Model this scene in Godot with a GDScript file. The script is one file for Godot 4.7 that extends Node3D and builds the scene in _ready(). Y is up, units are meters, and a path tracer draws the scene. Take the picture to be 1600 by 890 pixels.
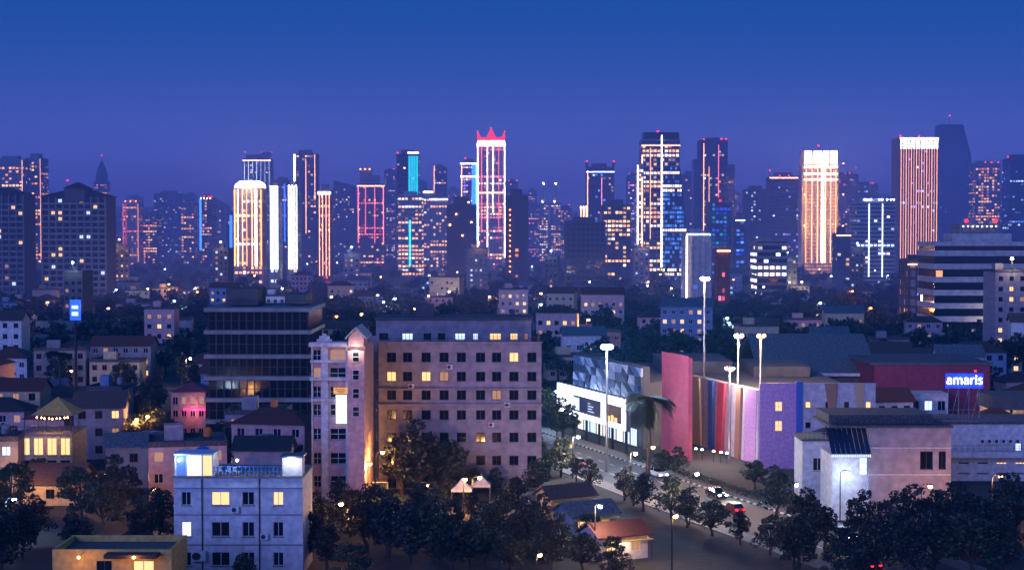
extends Node3D
# A city at blue hour seen from an eleventh-floor window: hazy skyline, low-rise belt, near streets.

const F := 2500.0      # focal length in photograph pixels
const HZ := 365.0      # photograph row of the horizon
const EYE := 40.0      # camera height in metres
var pitch := atan((445.0 - HZ) / F)
var M := {}
var taken := {}
var rng := RandomNumberGenerator.new()
var labelled := {}

# ---------------------------------------------------------------- geometry collector
class MB:
	var v := PackedVector3Array()
	var n := PackedVector3Array()
	var uv := PackedVector2Array()
	var t := Transform3D.IDENTITY
	func tri(a: Vector3, b: Vector3, c: Vector3, q := Vector2(0.5, 0.5)) -> void:   # a b c counter-clockwise seen from outside
		var A := t * a
		var B := t * b
		var C := t * c
		var m := (B - A).cross(C - A).normalized()
		v.append(A); v.append(C); v.append(B)
		for i in 3:
			n.append(m); uv.append(q)
	func quad(a: Vector3, b: Vector3, c: Vector3, d: Vector3, q := Vector2(0.5, 0.5)) -> void:
		var A := t * a
		var B := t * b
		var C := t * c
		var D := t * d
		var m := (B - A).cross(D - A).normalized()
		v.append(A); v.append(C); v.append(B); v.append(A); v.append(D); v.append(C)
		for i in 6:
			n.append(m); uv.append(q)
	func quv(a: Vector3, b: Vector3, c: Vector3, d: Vector3) -> void:   # quad with its own 0..1 coordinates
		quad(a, b, c, d)
		var k := uv.size() - 6
		uv[k] = Vector2(0, 1); uv[k + 1] = Vector2(1, 0); uv[k + 2] = Vector2(1, 1)
		uv[k + 3] = Vector2(0, 1); uv[k + 4] = Vector2(0, 0); uv[k + 5] = Vector2(1, 0)
	func box(lo: Vector3, hi: Vector3, q := Vector2(0.5, 0.5)) -> void:
		var a := Vector3(lo.x, lo.y, hi.z)
		var b := Vector3(hi.x, lo.y, hi.z)
		var c := Vector3(hi.x, hi.y, hi.z)
		var d := Vector3(lo.x, hi.y, hi.z)
		var e := Vector3(lo.x, lo.y, lo.z)
		var f := Vector3(hi.x, lo.y, lo.z)
		var g := Vector3(hi.x, hi.y, lo.z)
		var h := Vector3(lo.x, hi.y, lo.z)
		quad(a, b, c, d, q); quad(f, e, h, g, q); quad(b, f, g, c, q); quad(e, a, d, h, q); quad(d, c, g, h, q); quad(e, f, b, a, q)
	func cbox(c: Vector3, s: Vector3, q := Vector2(0.5, 0.5)) -> void:
		box(c - s / 2.0, c + s / 2.0, q)
	func prism(p: PackedVector2Array, y0: float, y1: float) -> void:   # p holds (x, z), any winding
		var area := 0.0
		for i in p.size():
			var s := p[(i + 1) % p.size()]
			area += p[i].x * s.y - s.x * p[i].y
		if area > 0.0:
			p = p.duplicate(); p.reverse()
		for i in p.size():
			var a := p[i]
			var b := p[(i + 1) % p.size()]
			quad(Vector3(a.x, y0, a.y), Vector3(b.x, y0, b.y), Vector3(b.x, y1, b.y), Vector3(a.x, y1, a.y))
		var tr := Geometry2D.triangulate_polygon(p)
		for i in range(0, tr.size(), 3):
			var a := p[tr[i]]
			var b := p[tr[i + 1]]
			var c := p[tr[i + 2]]
			if (b - a).cross(c - a) > 0.0:
				var w := b
				b = c; c = w
			tri(Vector3(a.x, y1, a.y), Vector3(b.x, y1, b.y), Vector3(c.x, y1, c.y))
			tri(Vector3(a.x, y0, a.y), Vector3(c.x, y0, c.y), Vector3(b.x, y0, b.y))
	func tube(p: Vector3, q: Vector3, r0: float, r1: float, k := 6, caps := true) -> void:
		var d := (q - p).normalized()
		var x := d.cross(Vector3(0, 0, 1) if absf(d.z) < 0.9 else Vector3(1, 0, 0)).normalized()
		var y := d.cross(x)
		for i in k:
			var a := TAU * i / k
			var b := TAU * (i + 1) / k
			var ca := x * cos(a) + y * sin(a)
			var cb := x * cos(b) + y * sin(b)
			quad(p + ca * r0, p + cb * r0, q + cb * r1, q + ca * r1)
			if caps:
				tri(q, q + ca * r1, q + cb * r1)
				tri(p, p + cb * r0, p + ca * r0)
	func path(pts: Array, r0: float, r1: float, k := 6) -> void:
		for i in pts.size() - 1:
			tube(pts[i], pts[i + 1], lerpf(r0, r1, float(i) / (pts.size() - 1)), lerpf(r0, r1, float(i + 1) / (pts.size() - 1)), k, i == pts.size() - 2)
	func lathe(c: Vector3, prof: Array, k := 10, q := Vector2(0.5, 0.5)) -> void:   # prof: [radius, height] from bottom to top
		for j in prof.size() - 1:
			var r0: float = prof[j][0]
			var y0: float = prof[j][1]
			var r1: float = prof[j + 1][0]
			var y1: float = prof[j + 1][1]
			for i in k:
				var a := TAU * i / k
				var b := TAU * (i + 1) / k
				var A := c + Vector3(cos(a) * r0, y0, -sin(a) * r0)
				var B := c + Vector3(cos(b) * r0, y0, -sin(b) * r0)
				var C := c + Vector3(cos(b) * r1, y1, -sin(b) * r1)
				var D := c + Vector3(cos(a) * r1, y1, -sin(a) * r1)
				if r0 < 1e-4:
					tri(A, C, D, q)
				elif r1 < 1e-4:
					tri(A, B, C, q)
				else:
					quad(A, B, C, D, q)
	func gable(x0: float, x1: float, z0: float, z1: float, y: float, h: float, over := 0.4, th := 0.15) -> void:   # ridge along x, solid slabs
		var zm := (z0 + z1) / 2.0
		for s in [-1.0, 1.0]:
			var ze: float = zm + s * ((z1 - z0) / 2.0 + over)
			var ye := y - h * over / ((z1 - z0) / 2.0)
			var a := Vector3(x0 - over, ye, ze)
			var b := Vector3(x1 + over, ye, ze)
			var c := Vector3(x1 + over, y + h, zm)
			var d := Vector3(x0 - over, y + h, zm)
			var u := Vector3(0, th, 0)
			if s > 0:
				quad(a + u, b + u, c + u, d + u); quad(d, c, b, a); quad(a, b, b + u, a + u); quad(b, c, c + u, b + u); quad(d, a, a + u, d + u)
			else:
				quad(b + u, a + u, d + u, c + u); quad(c, d, a, b); quad(b, a, a + u, b + u); quad(c, b, b + u, c + u); quad(a, d, d + u, a + u)
	func hip(x0: float, x1: float, z0: float, z1: float, y: float, h: float, over := 0.5) -> void:
		x0 -= over; x1 += over; z0 -= over; z1 += over
		var w := x1 - x0
		var d := z1 - z0
		var k := minf(w, d) / 2.0
		var ra := Vector3(x0 + k, y + h, z0 + k) if w >= d else Vector3(x0 + k, y + h, z0 + k)
		var rb := Vector3(x1 - k, y + h, z1 - k)
		var A := Vector3(x0, y, z1)
		var B := Vector3(x1, y, z1)
		var C := Vector3(x1, y, z0)
		var D := Vector3(x0, y, z0)
		if w >= d:
			quad(A, B, rb, ra); quad(C, D, ra, rb); tri(B, C, rb); tri(D, A, ra)
		else:
			tri(A, B, rb); tri(C, D, ra); quad(B, C, ra, rb); quad(D, A, rb, ra)
		quad(D, C, B, A)
	func mesh() -> ArrayMesh:
		var a := []
		a.resize(Mesh.ARRAY_MAX)
		a[Mesh.ARRAY_VERTEX] = v
		a[Mesh.ARRAY_NORMAL] = n
		a[Mesh.ARRAY_TEX_UV] = uv
		var m := ArrayMesh.new()
		m.add_surface_from_arrays(Mesh.PRIMITIVE_TRIANGLES, a)
		return m

# ---------------------------------------------------------------- names, labels, nodes
func numbered(called: String) -> String:
	if not taken.has(called):
		taken[called] = 0
		return called
	taken[called] += 1
	return "%s_%03d" % [called, taken[called]]

func thing(called: String, label: String, category: String, at := Vector3.ZERO, turn := 0.0, group := "") -> Node3D:
	var o := Node3D.new()
	o.name = numbered(called)
	add_child(o)
	o.position = at
	o.rotation.y = deg_to_rad(turn)
	o.set_meta("label", label)
	o.set_meta("category", category)
	if group:
		o.set_meta("group", group)
	return o

func part(called: String, mb, material: Material, parent: Node, stuff := false, at := Vector3.ZERO) -> MeshInstance3D:
	var o := MeshInstance3D.new()
	o.name = called if parent != self else numbered(called)
	o.mesh = mb.mesh() if mb is MB else mb
	o.material_override = material
	o.position = at
	if stuff:
		o.set_meta("kind", "stuff")
	parent.add_child(o, true)
	return o

func structure(called: String, mb: MB, material: Material) -> MeshInstance3D:
	var o := part(called, mb, material, self)
	o.set_meta("kind", "structure")
	return o

func copy_of(o: Node3D, at: Vector3, turn: float, label: String, size := 1.0) -> Node3D:
	var c: Node3D = o.duplicate()
	c.name = numbered(String(o.name).rstrip("0123456789").trim_suffix("_"))
	add_child(c)
	c.position = at
	c.rotation.y = deg_to_rad(turn)
	c.scale = Vector3.ONE * size
	c.set_meta("label", label)
	return c

# like things in one stretch of the view: their labels gain their order by distance
func queue_label(o: Node3D, text: String) -> void:
	if not labelled.has(text):
		labelled[text] = []
	labelled[text].append(o)

const ORDER := ["", "second", "third", "fourth", "fifth", "sixth", "seventh", "eighth", "ninth", "tenth", "eleventh", "twelfth"]
func settle_labels() -> void:
	for text in labelled:
		var a: Array = labelled[text]
		a.sort_custom(func(p, q): return p.position.z > q.position.z)
		for i in a.size():
			var s := ""
			if a.size() > 1:
				s = ", nearest one" if i == 0 else ", farthest one" if i == a.size() - 1 else ", %s nearest" % ORDER[mini(i, 11)]
			a[i].set_meta("label", text + s)

# ---------------------------------------------------------------- placing: a photograph position at a distance is a point
func at(px: float, py: float, d: float) -> Vector3:
	var u := (px - 800.0) / F
	var w := -(py - 445.0) / F
	var s := d / (cos(pitch) + w * sin(pitch))
	return Vector3(u * s, EYE + (w * cos(pitch) - sin(pitch)) * s, -d)

func gx(px: float, d: float) -> float:
	return at(px, 365.0 + F * EYE / d, d).x

func gy(py: float, d: float) -> float:
	return at(800.0, py, d).y

# ---------------------------------------------------------------- materials
func noise_tex(freq: float, octaves: int, lo: float, hi: float, seed_no: int, size := 512, kind := FastNoiseLite.TYPE_SIMPLEX_SMOOTH) -> NoiseTexture2D:
	var f := FastNoiseLite.new()
	f.noise_type = kind
	f.seed = seed_no
	f.frequency = freq
	f.fractal_octaves = octaves
	var g := Gradient.new()
	g.set_color(0, Color(lo, lo, lo))
	g.set_color(1, Color(hi, hi, hi))
	var t := NoiseTexture2D.new()
	t.width = size; t.height = size
	t.seamless = true
	t.noise = f
	t.color_ramp = g
	return t

var tex := {}
func mat(key: String, c: Color, rough := 0.85, metal := 0.0, grain := "", scale := 0.2) -> StandardMaterial3D:
	var m := StandardMaterial3D.new()
	m.resource_name = key
	m.albedo_color = c
	m.roughness = rough
	m.metallic = metal
	if grain:
		m.albedo_texture = tex[grain]
		m.uv1_triplanar = true
		m.uv1_world_triplanar = true
		m.uv1_scale = Vector3.ONE * scale
	M[key] = m
	return m

func glow(key: String, c: Color, energy: float) -> StandardMaterial3D:
	var m := StandardMaterial3D.new()
	m.resource_name = key
	m.albedo_color = Color(0.3, 0.3, 0.3)
	m.roughness = 0.4
	m.emission_enabled = true
	m.emission = c
	m.emission_energy_multiplier = energy
	M[key] = m
	return m

# colours of lit windows and lamps: each window takes one cell
const PAL := {
	"warm": Color(1.0, 0.74, 0.45), "amber": Color(1.0, 0.58, 0.22), "peach": Color(1.0, 0.66, 0.46), "white": Color(1.0, 0.9, 0.82), "cool": Color(0.78, 0.86, 1.0), "blue": Color(0.12, 0.32, 1.0),
	"teal": Color(0.05, 0.62, 0.72), "red": Color(1.0, 0.14, 0.16), "pink": Color(1.0, 0.5, 0.62), "violet": Color(0.62, 0.5, 1.0), "sky": Color(0.3, 0.55, 1.0), "rose": Color(0.9, 0.35, 0.42)}
const LEVEL := [1.0, 0.6, 0.36, 0.2]
var pal_uv := {}
func palette() -> void:
	var im := Image.create(16, 4, false, Image.FORMAT_RGB8)
	var i := 0
	for k in PAL:
		pal_uv[k] = i
		for l in 4:
			var c: Color = PAL[k].srgb_to_linear()
			c = Color(c.r * LEVEL[l], c.g * LEVEL[l], c.b * LEVEL[l]).linear_to_srgb()
			im.set_pixel(i, l, c)
		i += 1
	var t := ImageTexture.create_from_image(im)
	for e in [["lit", 3.8], ["lit_hot", 13.0], ["lit_soft", 1.6]]:
		var m := StandardMaterial3D.new()
		m.resource_name = e[0]
		m.albedo_color = Color(0.12, 0.12, 0.13)
		m.roughness = 0.3
		m.emission_enabled = true
		m.emission = Color.BLACK
		m.emission_texture = t
		m.emission_energy_multiplier = e[1]
		m.texture_filter = BaseMaterial3D.TEXTURE_FILTER_NEAREST
		M[e[0]] = m

func cell(k: String, l := 0) -> Vector2:
	return Vector2((pal_uv[k] + 0.5) / 16.0, (l + 0.5) / 4.0)

func materials() -> void:
	tex.stain = noise_tex(0.012, 6, 0.76, 1.0, 3)
	tex.fine = noise_tex(0.09, 4, 0.78, 1.0, 7)
	tex.leaf = noise_tex(0.05, 3, 0.45, 1.0, 11)
	tex.rough = noise_tex(0.03, 6, 0.4, 1.0, 19)
	palette()
	mat("ground", Color(0.2, 0.2, 0.19), 0.95, 0.0, "rough", 0.05)
	mat("asphalt", Color(0.25, 0.25, 0.26), 0.7, 0.0, "stain", 0.15)
	mat("pavement", Color(0.48, 0.46, 0.44), 0.85, 0.0, "stain", 0.25)
	mat("paint_white", Color(0.85, 0.85, 0.84), 0.6, 0.0, "fine", 1.0)
	mat("paint_black", Color(0.12, 0.12, 0.12), 0.6)
	mat("glass_blue", Color(0.1, 0.17, 0.26), 0.12, 0.0)
	mat("glass_dark", Color(0.06, 0.08, 0.11), 0.1, 0.0)
	mat("glass_teal", Color(0.05, 0.3, 0.36), 0.12, 0.0)
	mat("concrete", Color(0.55, 0.54, 0.53), 0.85, 0.0, "stain", 0.05)
	mat("concrete_dark", Color(0.34, 0.33, 0.34), 0.85, 0.0, "stain", 0.05)
	mat("concrete_light", Color(0.72, 0.7, 0.68), 0.8, 0.0, "stain", 0.05)
	mat("cream", Color(0.78, 0.7, 0.6), 0.8, 0.0, "stain", 0.06)
	mat("brick_red", Color(0.52, 0.3, 0.26), 0.85, 0.0, "stain", 0.05)
	mat("plaster_pink", Color(0.78, 0.64, 0.62), 0.85, 0.0, "stain", 0.12)
	mat("plaster_grey", Color(0.6, 0.56, 0.57), 0.88, 0.0, "stain", 0.08)
	mat("plaster_white", Color(0.82, 0.81, 0.8), 0.8, 0.0, "stain", 0.12)
	mat("plaster_cream", Color(0.78, 0.7, 0.55), 0.85, 0.0, "stain", 0.15)
	mat("plaster_yellow", Color(0.8, 0.66, 0.34), 0.85, 0.0, "stain", 0.15)
	mat("plaster_blue", Color(0.45, 0.55, 0.66), 0.85, 0.0, "stain", 0.15)
	mat("tile_roof", Color(0.45, 0.24, 0.18), 0.85, 0.0, "rough", 0.3)
	mat("tile_brown", Color(0.3, 0.22, 0.19), 0.85, 0.0, "rough", 0.3)
	mat("metal_roof", Color(0.5, 0.53, 0.56), 0.5, 0.3, "rough", 0.1)
	mat("metal_rust", Color(0.42, 0.33, 0.28), 0.7, 0.1, "rough", 0.15)
	mat("flat_roof", Color(0.4, 0.39, 0.39), 0.9, 0.0, "rough", 0.12)
	mat("metal", Color(0.5, 0.5, 0.52), 0.4, 0.8)
	mat("metal_dark", Color(0.16, 0.16, 0.17), 0.5, 0.4)
	mat("mall_red", Color(0.74, 0.3, 0.38), 0.55, 0.0, "stain", 0.1)
	mat("mall_darkred", Color(0.52, 0.16, 0.27), 0.6, 0.0, "stain", 0.1)
	mat("mall_grey", Color(0.7, 0.69, 0.72), 0.5, 0.0, "stain", 0.1)
	mat("mall_blue", Color(0.2, 0.34, 0.66), 0.5, 0.0, "fine", 0.4)
	mat("mall_brown", Color(0.58, 0.42, 0.34), 0.6, 0.0, "fine", 0.4)
	mat("mall_beige", Color(0.72, 0.62, 0.48), 0.6, 0.0, "fine", 0.4)
	mat("frame_white", Color(0.75, 0.75, 0.75), 0.5)
	mat("frame_dark", Color(0.14, 0.13, 0.13), 0.5)
	mat("bark", Color(0.3, 0.24, 0.19), 0.95, 0.0, "rough", 0.6)
	mat("palm_bark", Color(0.42, 0.36, 0.3), 0.95, 0.0, "rough", 0.8)
	for e in [["leaf_dark", Color(0.13, 0.19, 0.1)], ["leaf_mid", Color(0.2, 0.27, 0.12)], ["leaf_pale", Color(0.27, 0.31, 0.15)], ["leaf_palm", Color(0.19, 0.25, 0.12)]]:
		var m := mat(e[0], e[1], 0.6, 0.0, "leaf", 0.7)
		m.backlight_enabled = true
		m.backlight = Color(0.25, 0.3, 0.1)
	glow("lamp_warm", Color(1.0, 0.72, 0.42), 30.0)
	glow("lamp_white", Color(1.0, 0.93, 0.86), 40.0)
	glow("lamp_cool", Color(0.72, 0.84, 1.0), 40.0)
	glow("lamp_orange", Color(1.0, 0.5, 0.16), 24.0)
	glow("lamp_red", Color(1.0, 0.08, 0.08), 12.0)
	glow("lamp_blue", Color(0.15, 0.4, 1.0), 16.0)
	glow("board_white", Color(0.92, 0.94, 1.0), 3.2)
	glow("win_warm", Color(1.0, 0.78, 0.5), 1.6)
	glow("win_white", Color(1.0, 0.95, 0.88), 2.0)
	glow("win_dim", Color(1.0, 0.72, 0.45), 0.45)
	glow("win_cool", Color(0.8, 0.88, 1.0), 1.6)

# ---------------------------------------------------------------- the scene
func _ready() -> void:
	rng.seed = 20417
	var cam := Camera3D.new()
	cam.name = "camera"
	cam.position = Vector3(0, EYE, 0)
	cam.rotation.x = -pitch
	cam.fov = rad_to_deg(2.0 * atan(445.0 / F))
	cam.near = 1.0
	cam.far = 20000.0
	cam.current = true
	add_child(cam)
	var sky_mat := ProceduralSkyMaterial.new()
	sky_mat.sky_top_color = Color(0.0, 0.24, 0.475)
	sky_mat.sky_horizon_color = Color(0.72, 0.7, 1.2)
	sky_mat.sky_energy_multiplier = 1.32
	sky_mat.ground_energy_multiplier = 1.3
	sky_mat.sky_curve = 0.019
	sky_mat.ground_bottom_color = Color(0.04, 0.04, 0.07)
	sky_mat.ground_horizon_color = Color(0.42, 0.42, 0.75)
	var sky := Sky.new()
	sky.sky_material = sky_mat
	var env := Environment.new()
	env.background_mode = Environment.BG_SKY
	env.sky = sky
	env.tonemap_mode = Environment.TONE_MAPPER_LINEAR
	env.tonemap_exposure = 1.0
	env.sdfgi_enabled = true
	env.ssao_enabled = true
	env.ssil_enabled = true
	env.fog_enabled = true
	env.fog_density = 0.00018
	env.fog_light_color = Color(0.36, 0.74, 1.0)
	env.volumetric_fog_enabled = true
	env.volumetric_fog_density = 0.0
	var we := WorldEnvironment.new()
	we.name = "environment"
	we.environment = env
	add_child(we)
	var dusk := DirectionalLight3D.new()      # last afterglow in the sky behind the camera
	dusk.name = "afterglow"
	dusk.light_color = Color(0.5, 0.57, 1.0)
	dusk.light_energy = 0.75
	dusk.light_angular_distance = 30.0
	dusk.rotation_degrees = Vector3(-16, -28, 0)
	dusk.shadow_enabled = true
	add_child(dusk)
	var haze := FogVolume.new()               # smog lying over the far city, about as deep as the mid-rises are tall
	haze.name = "haze_bank"
	haze.size = Vector3(6600, 170, 4300)
	haze.position = Vector3(0, 84, -2750)
	var smog := FogMaterial.new()
	smog.density = 0.0005
	smog.albedo = Color(0.82, 0.78, 1.0)
	haze.material = smog
	haze.set_meta("kind", "stuff")
	add_child(haze)
	materials()
	build_setting()
	build_towers()
	build_near()
	build_green()
	build_lamps()
	settle_labels()

# ---------------------------------------------------------------- skyline
func lamp_light(parent: Node, pos: Vector3, c: Color, energy: float, size := 0.3) -> void:
	var l := OmniLight3D.new()
	l.name = "light"
	l.position = pos
	l.light_color = c
	l.light_energy = energy
	l.light_size = size
	l.omni_range = 400.0
	l.omni_attenuation = 2.0
	l.shadow_enabled = true
	parent.add_child(l, true)

func beacon(parent: Node, pos: Vector3, k := "lamp_red", r := 0.9) -> void:
	var b := MB.new()
	b.lathe(pos, [[0.0, -r], [r * 0.8, -r * 0.5], [r, 0.0], [r * 0.8, r * 0.5], [0.0, r]], 8)
	part("warning_light", b, M[k], parent)

# Walls of a tower: glass or plaster core, piers and floor bands standing proud, lit windows in the bays between.
# o: called, label, x0, x1, top, d, dep, yaw, body, rib, fl, bay, lit, cols (palette keys), style
func tower(o: Dictionary) -> Dictionary:
	var d: float = o.d
	var yaw: float = o.get("yaw", 0.0)
	var dep: float = o.get("dep", 28.0)
	var total: float = (o.x1 - o.x0) / F * d
	var w: float = (total - dep * absf(sin(deg_to_rad(yaw)))) / cos(deg_to_rad(yaw))
	w = maxf(w, 5.0)
	var h: float = gy(o.top, d)
	var cx := gx((o.x0 + o.x1) / 2.0, d)
	var t := thing(o.get("called", "office_tower"), o.label, o.get("cat", "tower"), Vector3(cx, 0, -d - dep / 2.0), yaw)
	if o.has("group"):
		t.set_meta("group", o.group)
	var fl: float = o.get("fl", 3.7)
	var bay: float = o.get("bay", 3.2)
	var lit: float = o.get("lit", 0.25) * 1.25
	var cols: Array = o.get("cols", ["warm", "white"])
	var style: String = o.get("style", "grid")
	var y0: float = o.get("base", 0.0)
	var rib: float = o.get("rib_d", 0.55)
	var core := MB.new()
	core.box(Vector3(-w / 2, 0, -dep / 2), Vector3(w / 2, h, dep / 2))
	part("wall", core, M[o.get("body", "glass_blue")], t)
	var nf := int((h - y0) / fl)
	var trim := MB.new()
	var band_mesh: ArrayMesh = null
	if style in ["grid", "band"]:
		var bh: float = fl * (0.28 if style == "grid" else 0.42)
		for i in nf + 1:
			var y := y0 + i * fl
			if y + bh > h: break
			if d < 1000.0:      # near enough to pick the storeys apart
				if not band_mesh:
					var one := MB.new()
					one.box(Vector3(-w / 2 - rib * 0.8, 0, -dep / 2 - rib * 0.8), Vector3(w / 2 + rib * 0.8, bh, dep / 2 + rib * 0.8))
					band_mesh = one.mesh()
				part("floor_band", band_mesh, M[o.get("rib", "concrete_dark")], t, false, Vector3(0, y, 0))
				continue
			trim.box(Vector3(-w / 2 - rib * 0.8, y, -dep / 2 - rib * 0.8), Vector3(w / 2 + rib * 0.8, y + bh, dep / 2 + rib * 0.8))
	trim.box(Vector3(-w / 2 - rib, h, -dep / 2 - rib), Vector3(w / 2 + rib, h + 1.4, dep / 2 + rib))
	var nx := maxi(2, int(round(w / bay)))
	var nz := maxi(2, int(round(dep / bay)))
	if style in ["grid", "pier"]:
		var pw: float = bay * (0.16 if style == "grid" else 0.3)
		for i in nx + 1:
			var x := -w / 2 + w * i / nx
			trim.box(Vector3(x - pw / 2, 0, dep / 2), Vector3(x + pw / 2, h, dep / 2 + rib))
		for i in nz + 1:
			var z := -dep / 2 + dep * i / nz
			for s in [-1.0, 1.0]:
				trim.box(Vector3(s * (w / 2 + rib / 2) - rib / 2, 0, z - pw / 2), Vector3(s * (w / 2 + rib / 2) + rib / 2, h, z + pw / 2))
	part("facade_ribs", trim, M[o.get("rib", "concrete_dark")], t, true)
	# lit windows
	var win := MB.new()
	var r := RandomNumberGenerator.new()
	r.seed = hash(o.label)
	var faces := [[nx, w, 0], [nz, dep, 1], [nz, dep, 2]]
	for f in faces:
		var nb: int = f[0]
		var fw: float = f[1]
		var bias := []
		for c in nb: bias.append(r.randf_range(0.3, 1.7))
		for i in nf:
			var row := r.randf()
			var p := lit * (2.6 if row > 0.88 else 0.25 if row < 0.35 else 1.0)
			if o.get("full", 0.0) > 0.0 and r.randf() < o.full: p = 0.93
			var rowcol: String = cols[r.randi() % cols.size()]
			var c := 0
			while c < nb:
				if r.randf() < p * (bias[c] if p < 0.9 else 1.0):
					var k: String = rowcol if r.randf() < 0.7 else cols[r.randi() % cols.size()]
					var lv := (r.randi() % 4) if p < 0.9 else (r.randi() % 2)
					var a := -fw / 2 + fw * (c + 0.14) / nb
					var b := -fw / 2 + fw * (c + 0.86) / nb
					var lo := y0 + i * fl + fl * 0.36
					var hi := y0 + i * fl + fl * r.randf_range(0.84, 0.95)
					if hi < h - 0.3:
						var e := 0.12
						if d < 1000.0 and f[2] == 0:
							part("window", near_pane(b - a, fl * 0.54, k, lv), M[o.get("lit_mat", "lit")], t, false, Vector3(a, lo, dep / 2 + 0.02))
							c += 1
							continue
						if f[2] == 0:
							win.quad(Vector3(a, lo, dep / 2 + e), Vector3(b, lo, dep / 2 + e), Vector3(b, hi, dep / 2 + e), Vector3(a, hi, dep / 2 + e), cell(k, lv))
						elif f[2] == 1:
							win.quad(Vector3(w / 2 + e, lo, -a), Vector3(w / 2 + e, lo, -b), Vector3(w / 2 + e, hi, -b), Vector3(w / 2 + e, hi, -a), cell(k, lv))
						else:
							win.quad(Vector3(-w / 2 - e, lo, a), Vector3(-w / 2 - e, lo, b), Vector3(-w / 2 - e, hi, b), Vector3(-w / 2 - e, hi, a), cell(k, lv))
				c += 1
	if win.v.size():
		part("lit_windows", win, M[o.get("lit_mat", "lit")], t, true)
	# roof plant room
	var plant := MB.new()
	var ph: float = o.get("plant", r.randf_range(2.5, 5.0))
	if ph > 0.0:
		plant.box(Vector3(-w * 0.3, h + 1.4, -dep * 0.3), Vector3(w * 0.25, h + 1.4 + ph, dep * 0.25))
		part("roof_plant_room", plant, M[o.get("rib", "concrete_dark")], t)
	for m in o.get("masts", []):      # [x fraction, height m]
		var b := MB.new()
		var x: float = m[0] * w / 2
		b.tube(Vector3(x, h, dep * 0.2), Vector3(x, h + m[1], dep * 0.2), 0.5, 0.15)
		part("mast", b, M.metal_dark, t)
		beacon(t, Vector3(x, h + m[1] + 0.7, dep * 0.2))
	for b in o.get("beacons", []):
		beacon(t, Vector3(b * (w / 2 - 0.5), h + 2.2, dep / 2 - 0.6))
	for s in o.get("leds", []):       # [x fraction, colour, width m, from, to] light strips on the front
		var b := MB.new()
		var x: float = s[0] * w / 2
		b.box(Vector3(x - s[2] / 2, h * s[3], dep / 2 + rib + 0.05), Vector3(x + s[2] / 2, h * s[4], dep / 2 + rib + 0.35), cell(s[1], s[5] if s.size() > 5 else 0))
		part("light_strip", b, M[o.get("led_mat", "lit_hot")], t)
	for s in o.get("bars", []):       # [height fraction, colour, height m] light bands across the front
		var b := MB.new()
		b.box(Vector3(-w / 2 - rib - 0.05, h * s[0], dep / 2 + rib + 0.05), Vector3(w / 2 + rib + 0.05, h * s[0] + s[2], dep / 2 + rib + 0.4), cell(s[1]))
		part("light_band", b, M.lit_hot, t)
	return {"t": t, "w": w, "h": h, "dep": dep, "rib": rib}

var pane_cache := {}
func near_pane(w: float, h: float, k: String, lv: int) -> ArrayMesh:
	var key := "%.3f %.3f %s %d" % [w, h, k, lv]
	if not pane_cache.has(key):
		var m := MB.new()
		m.box(Vector3.ZERO, Vector3(w, h, 0.1), cell(k, lv))
		pane_cache[key] = m.mesh()
	return pane_cache[key]

func add_row_lamps(o: Dictionary, n: int, k: String, size := 0.8, y := 0.5) -> void:      # a row of lamps along the roof edge
	for i in n:
		var x: float = -o.w / 2 + o.w * (i + 0.5) / n
		beacon(o.t, Vector3(x, o.h + y, o.dep / 2 + o.rib + size * 0.6), k, size)

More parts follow.
